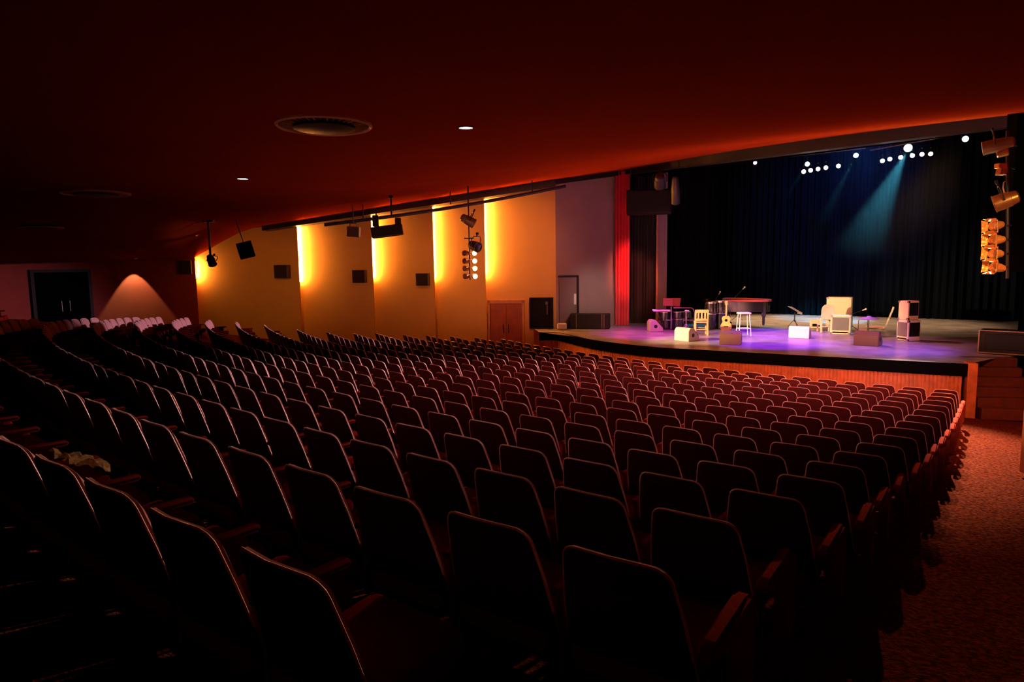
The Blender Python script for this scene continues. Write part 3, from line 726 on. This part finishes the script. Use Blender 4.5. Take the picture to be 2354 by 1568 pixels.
for nm, pa, pb, Za, Zb, lab in (('lighting_bar', (1700, 372), (1990, 340), 25.2, 23.4, 'dark lighting bar over mid stage carrying five white lamps'), ('lighting_bar', (2000, 345), (2250, 300), 22.2, 20.3, 'dark lighting bar over the right of the stage carrying six white lamps')):
    A = at(*pa, Za); B = at(*pb, Zb); t = thing(nm, lab, 'lighting bar', A); bm = new(); tube(bm, [(0, 0, 0), B-A], .03, 8); obj('pipe', bm, 'black_metal', t, smooth=True)
    for f_ in (.2, .8):
        bm = new(); p = (B-A)*f_; tube(bm, [p, Vector((p.x, p.y, 8.8-A.z))], .012, 6); obj('drop_wire', bm, 'black_metal', t)

# ================================================================ THINGS ON THE STAGE
def on_stage(px, py): return onz(px, py, STAGE+.004)
def face(p, deg=0.): return -math.atan2(p.x, p.y)+R_(deg)          # turned so that local -Y looks back to the hall, plus deg
def place(name, label, cat, px, py, deg=0., group=None):
    p = on_stage(px, py); return thing(name, label, cat, p, face(p, deg), group)
def wedge(label, px, py, deg, w_=.62, m='case_black', hgt=.40, dep=.46):
    t = place('floor_monitor', label, 'stage monitor', px, py, deg, 'floor monitors on the stage')
    prof = [(0, 0), (0, hgt*.78), (dep*.16, hgt), (dep*.42, hgt), (dep, hgt*.30), (dep, 0)]     # rear upright at -Y side, slope upstage
    bm = new(); prism(bm, prof, -w_/2, w_/2, plane='YZ'); bmesh.ops.bevel(bm, geom=bm.edges[:], offset=.012, segments=2, affect='EDGES'); obj('cabinet', bm, m, t)
    bm = new(); a = Vector((0, dep*.45, hgt*.97)); b = Vector((0, dep*.985, hgt*.32)); c = (a+b)/2; L_ = (b-a).length; ang = math.atan2(b.z-a.z, b.y-a.y)
    box(bm, (0, c.y+.012, c.z+.012), (w_*.92, L_*.92, .015), rot=Matrix.Rotation(ang, 3, 'X')); obj('grille', bm, 'speaker_grille', t)
    for sx in (-1, 1):
        bm = new(); lathe(bm, [(.055, 0), (.065, .004), (.065, .008), (.03, .010), (.001, .010)], 16, origin=(0, 0, 0), axis='X', cap=False)
        for v in bm.verts: v.co = Vector((sx*(w_/2+v.co.x-.002), dep*.42+v.co.y, hgt*.45+v.co.z))
        obj('side_handle', bm, 'black_metal', t, smooth=True)
    return t
wedge('pale floor monitor at far left near the dark curtain, seen from its end', 1491, 761, -76, .55, 'dull_white', .42, .46)
wedge('pale wedge floor monitor at the stage edge in front of the drum frame', 1566, 784, -42, .60, 'dull_white', .42, .50)
wedge('brown floor monitor in front of the guitar, its back to the hall', 1678, 793, -6, .62, 'olive_metal', .42, .46)
wedge('cream-lit floor monitor in front of the music stand', 1836, 778, -8, .62, 'cream', .38, .48)
wedge('brown floor monitor in front of the cymbal, its back to the hall', 1990, 795, -14, .66, 'olive_metal', .42, .48)
def bars(bm, segs, r, n=6):
    for a, b in segs: tube(bm, [a, b], r, n)
# frame of white tubes carrying dark drums
t = place('drum_frame', 'white tube frame with dark drums at the left of the stage', 'drum frame', 1549, 759, 4); s = 1/63.
bm = new(); tube(bm, [(-.02, .05, .82), (.62, .05, .82), (.70, .05, .77), (.74, .05, .66), (.74, .05, .1), (.66, .05, .02)], .026, 8); tube(bm, [(-.78, .1, .74), (-.30, .1, .70), (-.1, .1, .70)], .035, 8); tube(bm, [(-.10, .08, .86), (-.10, .08, .02)], .03, 8); tube(bm, [(-.66, .1, .72), (-.52, .1, .45), (-.3, .1, .36), (.70, .1, .36)], .018, 6)
obj('tube_frame', bm, 'chrome', t, smooth=True)
bm = new(); box(bm, (-.45, .1, .72), (.62, .34, .05), bevel=.012); obj('pad_tray', bm, 'white_paint', t)
for x, z, r, d in ((-.36, .50, .20, .30), (.12, .55, .20, .22), (.14, .24, .24, .34), (.46, .56, .17, .22), (-.30, .22, .17, .30)):
    bm = new(); lathe(bm, [(r, -d/2), (r, d/2)], 20, origin=(x, .22, z)); dm = obj('drum', bm, 'drum_black', t, smooth=True)
    bm = new(); lathe(bm, [(r*1.0, d/2-.012), (r*1.06, d/2-.012), (r*1.06, d/2+.012), (r*1.0, d/2+.012)], 20, origin=(x, .22, z), cap=False); obj('hoop', bm, 'chrome', dm, smooth=True)
t = place('tripod_stand', 'chrome tripod stand in front of the drum frame', 'stand', 1577, 763, 0)
bm = new(); tube(bm, [(0, 0, .26), (0, 0, .80)], .018, 8); tube(bm, [(-.06, 0, .76), (.10, 0, .76)], .022, 6); tube(bm, [(0, 0, .40), (0, 0, .56)], .03, 8); obj('column', bm, 'chrome', t, smooth=True)
for k in range(3):
    a = 2*math.pi*k/3+.5; bm = new(); bars(bm, [((0, 0, .30), (.21*math.cos(a), .21*math.sin(a), .01)), ((0, 0, .14), (.11*math.cos(a), .11*math.sin(a), .15))], .013); obj('leg', bm, 'chrome', t, smooth=True)
def music_stand(label, px, py, deg, h_, desk_m, w_=.48, dh=.34, lean=.45):
    t = place('music_stand', label, 'music stand', px, py, deg, 'music stands')
    bm = new(); tube(bm, [(0, 0, .22), (0, 0, h_-.1)], .014, 8); tube(bm, [(0, 0, .2), (0, 0, .5)], .02, 8); obj('column', bm, 'black_metal', t, smooth=True)
    for k in range(3):
        a = 2*math.pi*k/3+.3; bm = new(); bars(bm, [((0, 0, .30), (.24*math.cos(a), .24*math.sin(a), .01))], .011); obj('leg', bm, 'black_metal', t)
    bm = new(); rm = Matrix.Rotation(-lean, 3, 'X'); box(bm, (0, 0, h_), (w_, .012, dh), rot=rm, bevel=.004); lip = rm @ Vector((0, -.03, -dh/2)); box(bm, (lip.x, lip.y, lip.z+h_), (w_, .06, .012), rot=rm); obj('desk', bm, desk_m, t)
    return t
music_stand('music stand with a red desk behind the drum frame', 1535, 755, 8, 1.0, 'pink_cloth', .36, .30, .3)
music_stand('music stand with a pinkish tilted desk right of the red one', 1553, 754, -20, .98, 'pink_cloth', .34, .34, .35)
t = music_stand('single music stand in the middle of the stage before black curtain', 1826, 752, -68, .66, 'grey_flat', .42, .46, -1.05)
# slatted wooden chair seen from behind
def chair(name, label, px, py, deg, m, h_=.88, round_back=False):
    t = place(name, label, 'chair', px, py, deg, 'chairs on the stage'); w_ = .40
    for sx in (-1, 1):
        bm = new(); rings_mesh(bm, [[Vector((sx*w_/2+dx, dy+off, z)) for dx, dy in ((-.025, -.022), (.025, -.022), (.025, .022), (-.025, .022))] for z, off in ((0, -.05), (.44, 0), (h_ if not round_back else .5, -.09 if not round_back else -.01))]); obj('leg', bm, m, t)
        bm = new(); rings_mesh(bm, [[Vector((sx*w_/2*.95+dx, .40+dy, z)) for dx, dy in ((-.022, -.022), (.022, -.022), (.022, .022), (-.022, .022))] for z in (0, .43)]); obj('leg', bm, m, t)
    bm = new(); box(bm, (0, .20, .445), (.44, .45, .04), bevel=.015); obj('seat', bm, m, t)
    bm = new()
    if round_back:
        P = [(-.20, .44), (-.22, .60), (-.215, .80), (-.18, .90), (-.10, .96), (0, .975), (.10, .96), (.18, .90), (.215, .80), (.22, .60), (.20, .44)]
        prism(bm, P, -.06, -.02); bmesh.ops.bevel(bm, geom=bm.edges[:], offset=.008, segments=2, affect='EDGES'); obj('backrest', bm, m, t)
    else:
        box(bm, (0, -.085, h_-.05), (w_, .03, .11), bevel=.01); obj('backrest', bm, m, t)
        bm = new(); box(bm, (0, -.03, .54), (w_, .03, .07), bevel=.01); obj('back_rail', bm, m, t)
        for x in (-.11, 0, .11):
            bm = new(); box(bm, (x, -.055, .68), (.055, .015, .27), rot=Matrix.Rotation(R_(8), 3, 'X')); obj('back_slat', bm, m, t)
    bm = new(); bars(bm, [((-w_/2, -.03, .20), (w_/2, -.03, .20)), ((-w_/2, .4, .22), (w_/2, .4, .22)), ((-w_/2, -.02, .26), (-w_/2, .4, .26)), ((w_/2, -.02, .26), (w_/2, .4, .26))], .014); obj('stretcher', bm, m, t)
    return t
chair('wooden_chair', 'pale wooden chair with slatted back beside the drum frame', 1612, 771, 6, 'pale_wood')
# tall dark drums and a cymbal
def tall_drum(label, px, py, h_, r):
    t = place('tall_drum', label, 'drum', px, py, 0, 'tall dark drums behind the guitar')
    bm = new(); lathe(bm, [(r*.72, .02), (r*.8, .2), (r*.98, h_*.55), (r, h_*.75), (r*.93, h_-.03)], 24); obj('shell', bm, 'drum_black', t, smooth=True)
    bm = new(); lathe(bm, [(r*.93, h_-.06), (r*.99, h_-.06), (r*.99, h_), (r*.93, h_)], 24, cap=False); lathe(bm, [(r*.99, h_*.55), (r*1.01, h_*.56), (r*.99, h_*.58)], 24, cap=False); obj('hoop', bm, 'chrome', t, smooth=True)
    bm = new(); lathe(bm, [(r*.93, h_-.012), (.001, h_-.008)], 24, cap=False); obj('drumhead', bm, 'drum_skin', t)
    for k in range(6):
        a = k*math.pi/3; bm = new(); tube(bm, [(r*1.0*math.cos(a), r*1.0*math.sin(a), h_-.05), (r*1.06*math.cos(a), r*1.06*math.sin(a), h_*.62)], .009, 5); obj('tuning_lug', bm, 'chrome', t)
    return t
tall_drum('tall dark drum with chrome lugs left of the guitar', 1634, 757, 1.02, .21)
tall_drum('tall dark drum with chrome lugs directly behind the guitar', 1656, 756, 1.05, .21)
t = place('cymbal_stand', 'cymbal on a chrome stand behind the wooden chair', 'cymbal', 1628, 752, 0)
bm = new(); tube(bm, [(0, 0, .25), (0, 0, .95), (-.05, 0, 1.02)], .012, 6); obj('column', bm, 'chrome', t, smooth=True)
for k in range(3):
    a = 2*math.pi*k/3; bm = new(); bars(bm, [((0, 0, .35), (.25*math.cos(a), .25*math.sin(a), .01))], .011); obj('leg', bm, 'chrome', t)
bm = new(); lathe(bm, [(.17, -.005), (.10, .012), (.05, .02), (.035, .045), (.001, .05)], 28, cap=False)
for v in bm.verts: v.co = Matrix.Rotation(R_(20), 3, 'X') @ v.co+Vector((-.06, 0, 1.03))
obj('cymbal_plate', bm, 'bronze', t, smooth=True)
# acoustic guitar on a stand
t = place('acoustic_guitar', 'pale acoustic guitar standing upright in the middle of the stage', 'guitar', 1669, 764, 4)
half = [(0, .06), (.10, .062), (.165, .10), (.195, .17), (.19, .24), (.155, .31), (.125, .36), (.122, .40), (.140, .45), (.145, .50), (.125, .545), (.08, .57), (0, .575)]
def sm(P, n):
    Q = [Vector((a, b, 0)) for a, b in P]; return [(p.x, p.y) for p in smooth_line(Q, n)]
hs_ = sm(half, 3); OUT = hs_+[(-a, b) for a, b in hs_[::-1][1:-1]]
TL = Matrix.Rotation(R_(-8), 3, 'X')
bm = new(); c0 = .32
rings_mesh(bm, [[Vector((x*.97, .10, c0+(z-c0)*.97)) for x, z in OUT], [Vector((x, .09, z)) for x, z in OUT], [Vector((x, .008, z)) for x, z in OUT]])
for v in bm.verts: v.co = TL @ v.co
obj('body', bm, 'neck_wood', t, smooth=True)
bm = new(); rings_mesh(bm, [[Vector((x, .008, z)) for x, z in OUT], [Vector((x*.97, 0, c0+(z-c0)*.97)) for x, z in OUT]])
for v in bm.verts: v.co = TL @ v.co
obj('soundboard', bm, 'guitar_top', t, smooth=True)
bm = new(); lathe(bm, [(.050, 0), (.050, -.003), (.001, -.003)], 24, axis='Y', cap=False)
for v in bm.verts: v.co = TL @ (Vector((v.co.x, -.002-abs(v.co.y), v.co.z+.425)))
obj('sound_hole', bm, 'black_edge', t)
bm = new(); box(bm, (0, -.012, .765), (.056, .028, .46), bevel=.006)
for v in bm.verts: v.co = TL @ v.co
obj('neck', bm, 'pale_wood', t)
bm = new(); box(bm, (0, .0, 1.045), (.078, .022, .15), bevel=.008)
for k in range(3):
    for sx in (-1, 1): tube(bm, [(sx*.035, 0, 1.0+k*.045), (sx*.065, 0, 1.0+k*.045)], .008, 6)
for v in bm.verts: v.co = TL @ v.co
obj('headstock', bm, 'pale_wood', t)
bm = new(); box(bm, (0, -.012, .20), (.15, .018, .028), bevel=.004)
for v in bm.verts: v.co = TL @ v.co
obj('bridge', bm, 'black_edge', t)
p = on_stage(1669, 764); t = thing('guitar_stand', 'black low stand holding the acoustic guitar', 'stand', (p.x, p.y+.05, p.z), face(p, 4))
bm = new(); tube(bm, [(-.10, -.10, .045), (-.10, .10, .05), (0, .17, .30), (.10, .10, .05), (.10, -.10, .045)], .010, 6); tube(bm, [(-.12, .05, .0), (-.06, .14, .18)], .010, 6); tube(bm, [(.12, .05, .0), (.06, .14, .18)], .010, 6); tube(bm, [(0, .17, .28), (0, .30, 0)], .010, 6); obj('tube_frame', bm, 'black_metal', t)
# grand piano
t = place('grand_piano', 'black grand piano with red-lit lid behind the guitar', 'piano', 1712, 753, 0)
def piano_outline(o=0.):
    P = [(-.80, -.62), (-.80, .75), (-.35, .76), (-.05, .70), (.30, .48), (.62, .30), (.84, .02), (.90, -.25), (.80, -.50), (.60, -.62)]
    S = sm(P, 4); k = 1+o; return [(x*k, y*k) for x, y in S]
PO = piano_outline()
bm = new(); rings_mesh(bm, [[Vector((x, y+.4, z)) for x, y in PO] for z in (.60, .98)]); obj('case', bm, 'black_gloss', t, smooth=True)
bm = new(); rings_mesh(bm, [[Vector((x*k, y*k+.4, z)) for x, y in PO] for z, k in ((.985, 1.0), (.99, 1.03), (1.045, 1.03), (1.06, 1.01))]); obj('lid', bm, 'red_lit_lid', t, smooth=True)
bm = new(); box(bm, (-.90, .4, .70), (.22, 1.30, .08), bevel=.01); obj('key_bed', bm, 'black_gloss', t)
bm = new(); box(bm, (-.92, .4, .75), (.14, 1.18, .022), bevel=.003); obj('keys', bm, 'white_paint', t)
for x, y in ((-.70, -.05), (-.70, .95), (.66, .15)):
    bm = new(); rings_mesh(bm, [[Vector((x+r*sx, y+r*sy, z)) for sx, sy in ((-1, -1), (1, -1), (1, 1), (-1, 1))] for z, r in ((.09, .040), (.40, .05), (.42, .075), (.60, .08))]); lg = obj('leg', bm, 'black_gloss', t)
    bm = new(); lathe(bm, [(.035, -.014), (.045, -.008), (.045, .008), (.035, .014)], 14, origin=(x, y, .045), axis='X'); box(bm, (x, y, .085), (.05, .05, .03)); obj('caster', bm, 'chrome', lg)
bm = new(); bars(bm, [((-.55, .45, .62), (-.55, .45, .16)), ((-.55, .35, .62), (-.55, .35, .16))], .018); box(bm, (-.55, .40, .13), (.14, .22, .06)); obj('pedal_lyre', bm, 'black_gloss', t)
# stool in front of the piano
t = place('bar_stool', 'white-legged stool in front of the grand piano', 'stool', 1713, 773, 18)
bm = new(); box(bm, (0, .18, .76), (.40, .36, .05), bevel=.02); obj('seat', bm, 'white_paint', t)
for sx, sy in ((-1, 0), (1, 0), (-1, 1), (1, 1)):
    bm = new(); tube(bm, [(sx*.15, .06+sy*.24, .74), (sx*.20, .01+sy*.34, 0)], .017, 8); obj('leg', bm, 'white_paint', t, smooth=True)
bm = new(); bars(bm, [((-.185, .03, .25), (.185, .03, .25)), ((-.185, .33, .25), (.185, .33, .25)), ((-.185, .03, .25), (-.185, .33, .25)), ((.185, .03, .25), (.185, .33, .25))], .012); obj('foot_ring', bm, 'white_paint', t)
def mic_stand(label, px, py, h_, boom, head=.03, base=True, deg=0):
    t = place('microphone_stand', label, 'microphone stand', px, py, deg, 'microphone stands')
    bm = new(); tube(bm, [(0, 0, .15), (0, 0, h_)], .012, 6); obj('column', bm, 'black_metal', t)
    for k in range(3):
        a = 2*math.pi*k/3+.4; bm = new(); bars(bm, [((0, 0, .2), (.26*math.cos(a), .26*math.sin(a), .01))], .010); obj('leg', bm, 'black_metal', t)
    b = Vector(boom)+Vector((0, 0, h_)); d = (b-Vector((0, 0, h_))).normalized()
    bm = new(); tube(bm, [Vector((0, 0, h_))-d*.2, b], .010, 6); obj('boom', bm, 'black_metal', t)
    bm = new(); tube(bm, [b, b+d*.10], .014, 8, r1=.022)
    bmesh.ops.create_uvsphere(bm, u_segments=12, v_segments=8, radius=head, matrix=Matrix.Translation(b+d*.12)); obj('microphone', bm, 'white_paint', t, smooth=True)
    return t
mic_stand('boom microphone stand rising behind the piano lid', 1694, 737, 1.10, (.20, -.1, .22), .035)
mic_stand('microphone stand behind the tall dark drums', 1646, 742, 1.02, (.08, -.05, .14), .03)
mic_stand('boom microphone stand bending over between the amplifier and cymbal', 1958, 762, .62, (.30, -.1, .13), .035)
# speaker cabinets with pale edges
def cab(name, label, px, py, deg, w_, d_, h_, shell, front, base=0., trim='white_paint', cat='amplifier', sides=None):
    t = place(name, label, cat, px, py, deg); t.location.z += base
    bm = new(); box(bm, (0, d_/2, h_/2), (w_, d_, h_), bevel=.02); obj('cabinet', bm, shell, t)
    if front:
        bm = new(); box(bm, (0, -.006, h_*.56), (w_*.80, .02, h_*.68), bevel=.006); obj('grille', bm, front, t)
        bm = new(); box(bm, (0, -.008, h_*.11), (w_*.76, .016, h_*.07), bevel=.004); obj('vent_slot', bm, 'black_edge', t)
    if sides:
        bm = new(); box(bm, (w_/2+.004, d_/2, h_*.56), (.02, d_*.82, h_*.68), bevel=.006); obj('shaded_side', bm, sides, t)  # dark sheet carrying the shade of the face turned from the light
    for sx in (-1, 1):
        for z in (.03, h_-.03):
            bm = new(); box(bm, (sx*(w_/2-.025), .02, z), (.07, .07, .07), bevel=.012); obj('corner_cap', bm, 'chrome', t)
    return t
cab('speaker_cabinet', 'cream-edged amplifier cabinet with grey grille at centre right', 1931, 769, -4, .62, .42, .64, 'cream', 'grille_grey', 0)
t = cab('amplifier_head', 'tall cream box standing behind the grey-grilled amplifier cabinet', 1926, 760, -6, .80, .40, 1.18, 'cream', None, 0)
t = cab('speaker_cabinet', 'white-edged lower cabinet of the stack at the right of the stage', 2073, 783, -47, .45, .45, .63, 'white_paint', 'grille_grey', 0, sides='black_gloss')
t = cab('amplifier_head', 'cream upper box with one shaded side on the stack at the right of the stage', 2073, 782, -47, .39, .39, .58, 'cream', None, .635, sides='black_gloss')
t = chair('round_back_chair', 'cream chair with a round back beside the tall cream box', 1901, 764, 18, 'cream', round_back=True)
t = place('cream_box', 'small cream box with dark slots left of the round-backed chair', 'box', 1876, 755, 5)
bm = new(); box(bm, (0, .15, .15), (.40, .30, .30), bevel=.02); obj('case', bm, 'cream', t)
bm = new(); box(bm, (0, -.002, .12), (.26, .01, .10), bevel=.003); obj('slot', bm, 'black_edge', t)
# violet-lit cymbal on a stand and small things behind the right monitor
t = place('cymbal_stand', 'violet-lit cymbal on a dark stand behind the right monitor', 'cymbal', 1996, 772, 0)
bm = new(); tube(bm, [(0, 0, .05), (0, 0, .60)], .014, 6); lathe(bm, [(.14, 0), (.13, .03), (.02, .05)], 16); obj('column', bm, 'black_metal', t)
bm = new(); lathe(bm, [(.30, .56), (.20, .60), (.08, .625), (.05, .65), (.001, .655)], 30, cap=False); obj('cymbal_plate', bm, 'violet_lit_plate', t, smooth=True)
t = place('small_stool', 'small white stool just left of the violet-lit cymbal', 'stool', 1983, 766, 0)
bm = new(); box(bm, (0, .12, .46), (.34, .28, .03), bevel=.01); obj('seat', bm, 'white_paint', t)
for sx, sy in ((-1, 0), (1, 0), (-1, 1), (1, 1)):
    bm = new(); tube(bm, [(sx*.14, .01+sy*.22, .45), (sx*.14, .01+sy*.22, 0)], .014, 6); obj('leg', bm, 'amber_metal', t)
bm = new(); box(bm, (0, .12, .10), (.30, .22, .14), bevel=.01); obj('shelf_box', bm, 'white_paint', t)
t = place('folding_seat', 'slender white folding seat frame leaning back near the amplifier stack', 'chair', 2030, 757, 0)
bm = new(); tube(bm, [(-.55, .0, .04), (.02, 0, .03), (.08, 0, .10), (.30, .05, .78)], .028, 8); obj('front_tube', bm, 'white_paint', t, smooth=True)
bm = new(); tube(bm, [(-.55, .35, .04), (.02, .35, .03), (.08, .35, .10), (.30, .40, .78)], .028, 8); obj('rear_tube', bm, 'white_paint', t, smooth=True)
bm = new(); box(bm, (-.26, .18, .06), (.50, .36, .02)); obj('seat', bm, 'pink_cloth', t)
# cases at the sides of the stage
t = place('flight_case', 'long black flight case in front of the grey stage door', 'flight case', 1352, 757, -6)
bm = new(); box(bm, (.05, .25, .30), (1.50, .5, .56), bevel=.015); obj('case_body', bm, 'case_black', t)
for x in (-.45, .52, .60):
    bm = new(); box(bm, (x, -.004, .30), (.03, .015, .56)); obj('edge_strip', bm, 'olive_metal', t)
bm = new(); box(bm, (-.66, .05, .20), (.14, .05, .30), bevel=.01); obj('end_panel', bm, 'black_edge', t)
t = place('white_box', 'small white box at the foot of the grey wall', 'box', 1292, 759, 0)
bm = new(); box(bm, (0, .12, .14), (.36, .24, .22), bevel=.04); obj('case', bm, 'white_paint', t)
p = on_stage(2247, 812); p2 = on_stage(2346, 826)
t = thing('equipment_case', 'large black case on the stage above the steps', 'flight case', p, math.atan2((p2-p).y, (p2-p).x)*.3-.35)
bm = new(); box(bm, (.62, .35, .31), (1.25, .65, .60), bevel=.015); obj('case_body', bm, 'case_black', t)
bm = new(); box(bm, (.62, .01, .61), (1.26, .04, .025)); box(bm, (.01, .01, .31), (.03, .04, .6)); box(bm, (.62, .005, .03), (1.26, .03, .03)); obj('edge_strip', bm, 'olive_metal', t)
bm = new(); box(bm, (.62, -.012, .33), (.95, .015, .40), bevel=.006); obj('front_panel', bm, 'black_edge', t)

# ================================================================ LIGHTS OF THE STAGE AND HALL
stage_mid = Vector((9., 22.5, STAGE))
# warm lamps of the left pole and from the hall towards the players
spot('front_warm', at(1084, 610, 19.4)+Vector((.5, -.3, 0)), Vector((9.3, 23.0, STAGE+.4)), 10500, (1., .66, .34), 32, .6, .12)
# white lamps over the stage: light the deck and the tops of the seats
for k, px in enumerate((1850, 1900, 2040, 2130)):
    p = at(px, 385 if k < 2 else 360, 23.2 if k < 2 else 21.4)
    spot('overhead_white', p+Vector((-.2, -.4, -.1)), Vector(((.6, 14.8, -1.), (2.6, 12.1, -1.), (5.2, 12.4, -1.5), (7.0, 12.4, -1.8))[k]), 76032, (1., .70, .62), 31, 1., .10)
spot('near_warm_fill', at(1960, 372, 22.8)+Vector((0, -.4, -.1)), Vector((.6, 5.2, .2)), 9000, (1., .42, .20), 34, 1., .10)  # added warm light for the rims of the near rows
spot('rear_pink_fill', at(1860, 388, 23.2)+Vector((-.3, -.3, -.1)), Vector((-9.8, 20.8, .0)), 13000, (1., .60, .76), 23, .8, .1)  # added pink light to brighten the seat fronts at far left
spot('mast_fill', Vector((9.2, 9.5, 3.4)), at(2292, 520, 13.4), 260, (1., .62, .22), 26, .8, .1)  # added local light for the gold lamp stack, no lamp modelled
spot('violet_wash', Vector((7.6, 18.2, 4.5)), Vector((8.0, 20.6, STAGE)), 5000, (.22, .015, 1.), 42, .8, .2)
spot('violet_wash', Vector((9.2, 24.0, 6.4)), Vector((9.0, 23.2, STAGE)), 6500, (.24, .01, 1.), 34, .8, .2)
spot('violet_wash', Vector((11.0, 16.4, 4.5)), Vector((10.4, 18.9, STAGE)), 2600, (.22, .05, 1.), 44, .8, .2)
spot('lavender_wash', Vector((9.4, 13.5, 3.4)), Vector((10.0, 17.6, STAGE)), 900, (.62, .55, 1.), 36, .9, .2)
spot('magenta_wash', Vector((4.6, 20.8, 4.4)), Vector((5.0, 23.6, STAGE)), 2600, (1., .07, .80), 46, .9, .2)
spot('pink_wash', Vector((7.6, 25.0, 6.5)), Vector((9.8, 21.0, STAGE)), 4860, (1., .28, .45), 46, .8, .2)
spot('warm_back', Vector((17.0, 24.6, 7.)), Vector((14.6, 26.2, STAGE)), 3600, (1., .58, .26), 62, .9, .3)
spot('warm_back', Vector((9.6, 30.0, 7.)), Vector((11.4, 28.0, STAGE)), 8000, (1., .58, .26), 56, .9, .3)
spot('red_side', Vector((5.6, 22.0, 4.4)), Vector((4.95, 26.9, 1.5)), 2600, (1., .16, .14), 24, .7, .2)
spot('grey_wall_wash', Vector((4.0, 22.5, 3.)), Vector((3.4, 26.8, -.3)), 420, (1., .72, .62), 46, .9, .3)
for p, tg, en in ((CYAN[2], Vector((13.2, 28.3, -.8)), 11000), (CYAN[3], Vector((11, 23, STAGE)), 1500), (CYAN[0], Vector((7.5, 26.5, STAGE)), 1200), (CYAN[1], Vector((9.5, 25., STAGE)), 1200)):
    spot('cyan_beam', p+(tg-p).normalized()*.2, tg, en, (.10, .70, 1.), 27 if en > 5000 else 14, .7, .05)
spot('blue_backdrop', Vector((11., 20.5, 6.4)), Vector((14.5, 29.5, 4.2)), 10800, (.03, .16, 1.), 52, .9, .3)
# warm wash of the last wall panel and the stage front, unseen lamps added in the hall
spot('panel_wash', Vector((1.5, 19.5, 3.2)), Vector((.2, 25.6, 2.0)), 672, (1., .30, .14), 55, .9, .2)
spot('panel_wash', Vector((-8.0, 21.5, 1.9)), Vector((-9.6, 26.6, .9)), 170, (1., .34, .05), 80, 1., .3)  # this and the next are added fill for the panels' broad glow
spot('panel_wash', Vector((-3.5, 21.0, 2.2)), Vector((-3.6, 26.2, .4)), 150, (1., .34, .06), 84, 1., .3)
spot('front_wash', Vector((3., 12., 3.6)), Vector((6.5, 19.2, -1.4)), 3024, (1., .26, .08), 70, .8, .2)
spot('front_wash', Vector((8.5, 9.5, 3.4)), Vector((9.5, 15.5, -1.8)), 1872, (1., .26, .08), 66, .9, .2)
spot('aisle_wash', Vector((9.0, 12.0, 3.6)), Vector((8.2, 11.6, -1.4)), 620, (1., .30, .10), 60, .9, .2)
spot('ceiling_spill_fill', Vector((11.4, 17.6, 2.4)), Vector((10.2, 16.4, 5.1)), 420, (1., 1., .55), 105, 1., .4)  # three added fills standing in for stage light spilling on the ceiling
spot('ceiling_spill_fill', Vector((10.4, 16.2, .4)), Vector((8.4, 13.2, 4.2)), 420, (1., 1., .45), 92, 1., .4)
spot('ceiling_spill_fill', Vector((8.6, 20.6, 2.6)), Vector((7.4, 19.6, 5.1)), 160, (1., .6, .3), 105, 1., .4)
spot('post_fill', Vector((5.2, 5.5, 2.7)), Vector((dp.x, dp.y, .2)), 150, (1., .42, .14), 22, .9, .1)  # added light for the aisle post alone
# haze over the stage that shows the cyan beams
bm = new()
Q = [(9.6, 24.6), (12.6, 21.2), (15.4, 21.9), (16.2, 25.4), (14.0, 27.6), (10.4, 27.2)]
prism(bm, [(x, y) for x, y in Q], 1.5, 7.0, plane='XY')
hz = obj('stage_haze', bm, 'black_wall'); hz['kind'] = 'stuff'; tag(hz, 'thin haze over the stage showing the cyan light beams', 'haze')
m = bpy.data.materials.new('haze'); m.use_nodes = True; nt = m.node_tree; nt.nodes.remove(nt.nodes['Principled BSDF'])
v = nt.nodes.new('ShaderNodeVolumeScatter'); v.inputs['Density'].default_value = .012; v.inputs['Anisotropy'].default_value = .2
tc = nt.nodes.new('ShaderNodeTexCoord'); mp = nt.nodes.new('ShaderNodeVectorMath'); mp.operation = 'DISTANCE'; mp.inputs[1].default_value = (12.9, 24.2, 4.6)
mr = nt.nodes.new('ShaderNodeMapRange'); mr.inputs['From Min'].default_value = .8; mr.inputs['From Max'].default_value = 3.2; mr.inputs['To Min'].default_value = .016; mr.inputs['To Max'].default_value = 0.
nt.links.new(tc.outputs['Object'], mp.inputs[0]); nt.links.new(mp.outputs['Value'], mr.inputs['Value']); nt.links.new(mr.outputs[0], v.inputs['Density'])
nt.links.new(v.outputs[0], nt.nodes['Material Output'].inputs['Volume']); hz.data.materials[0] = m
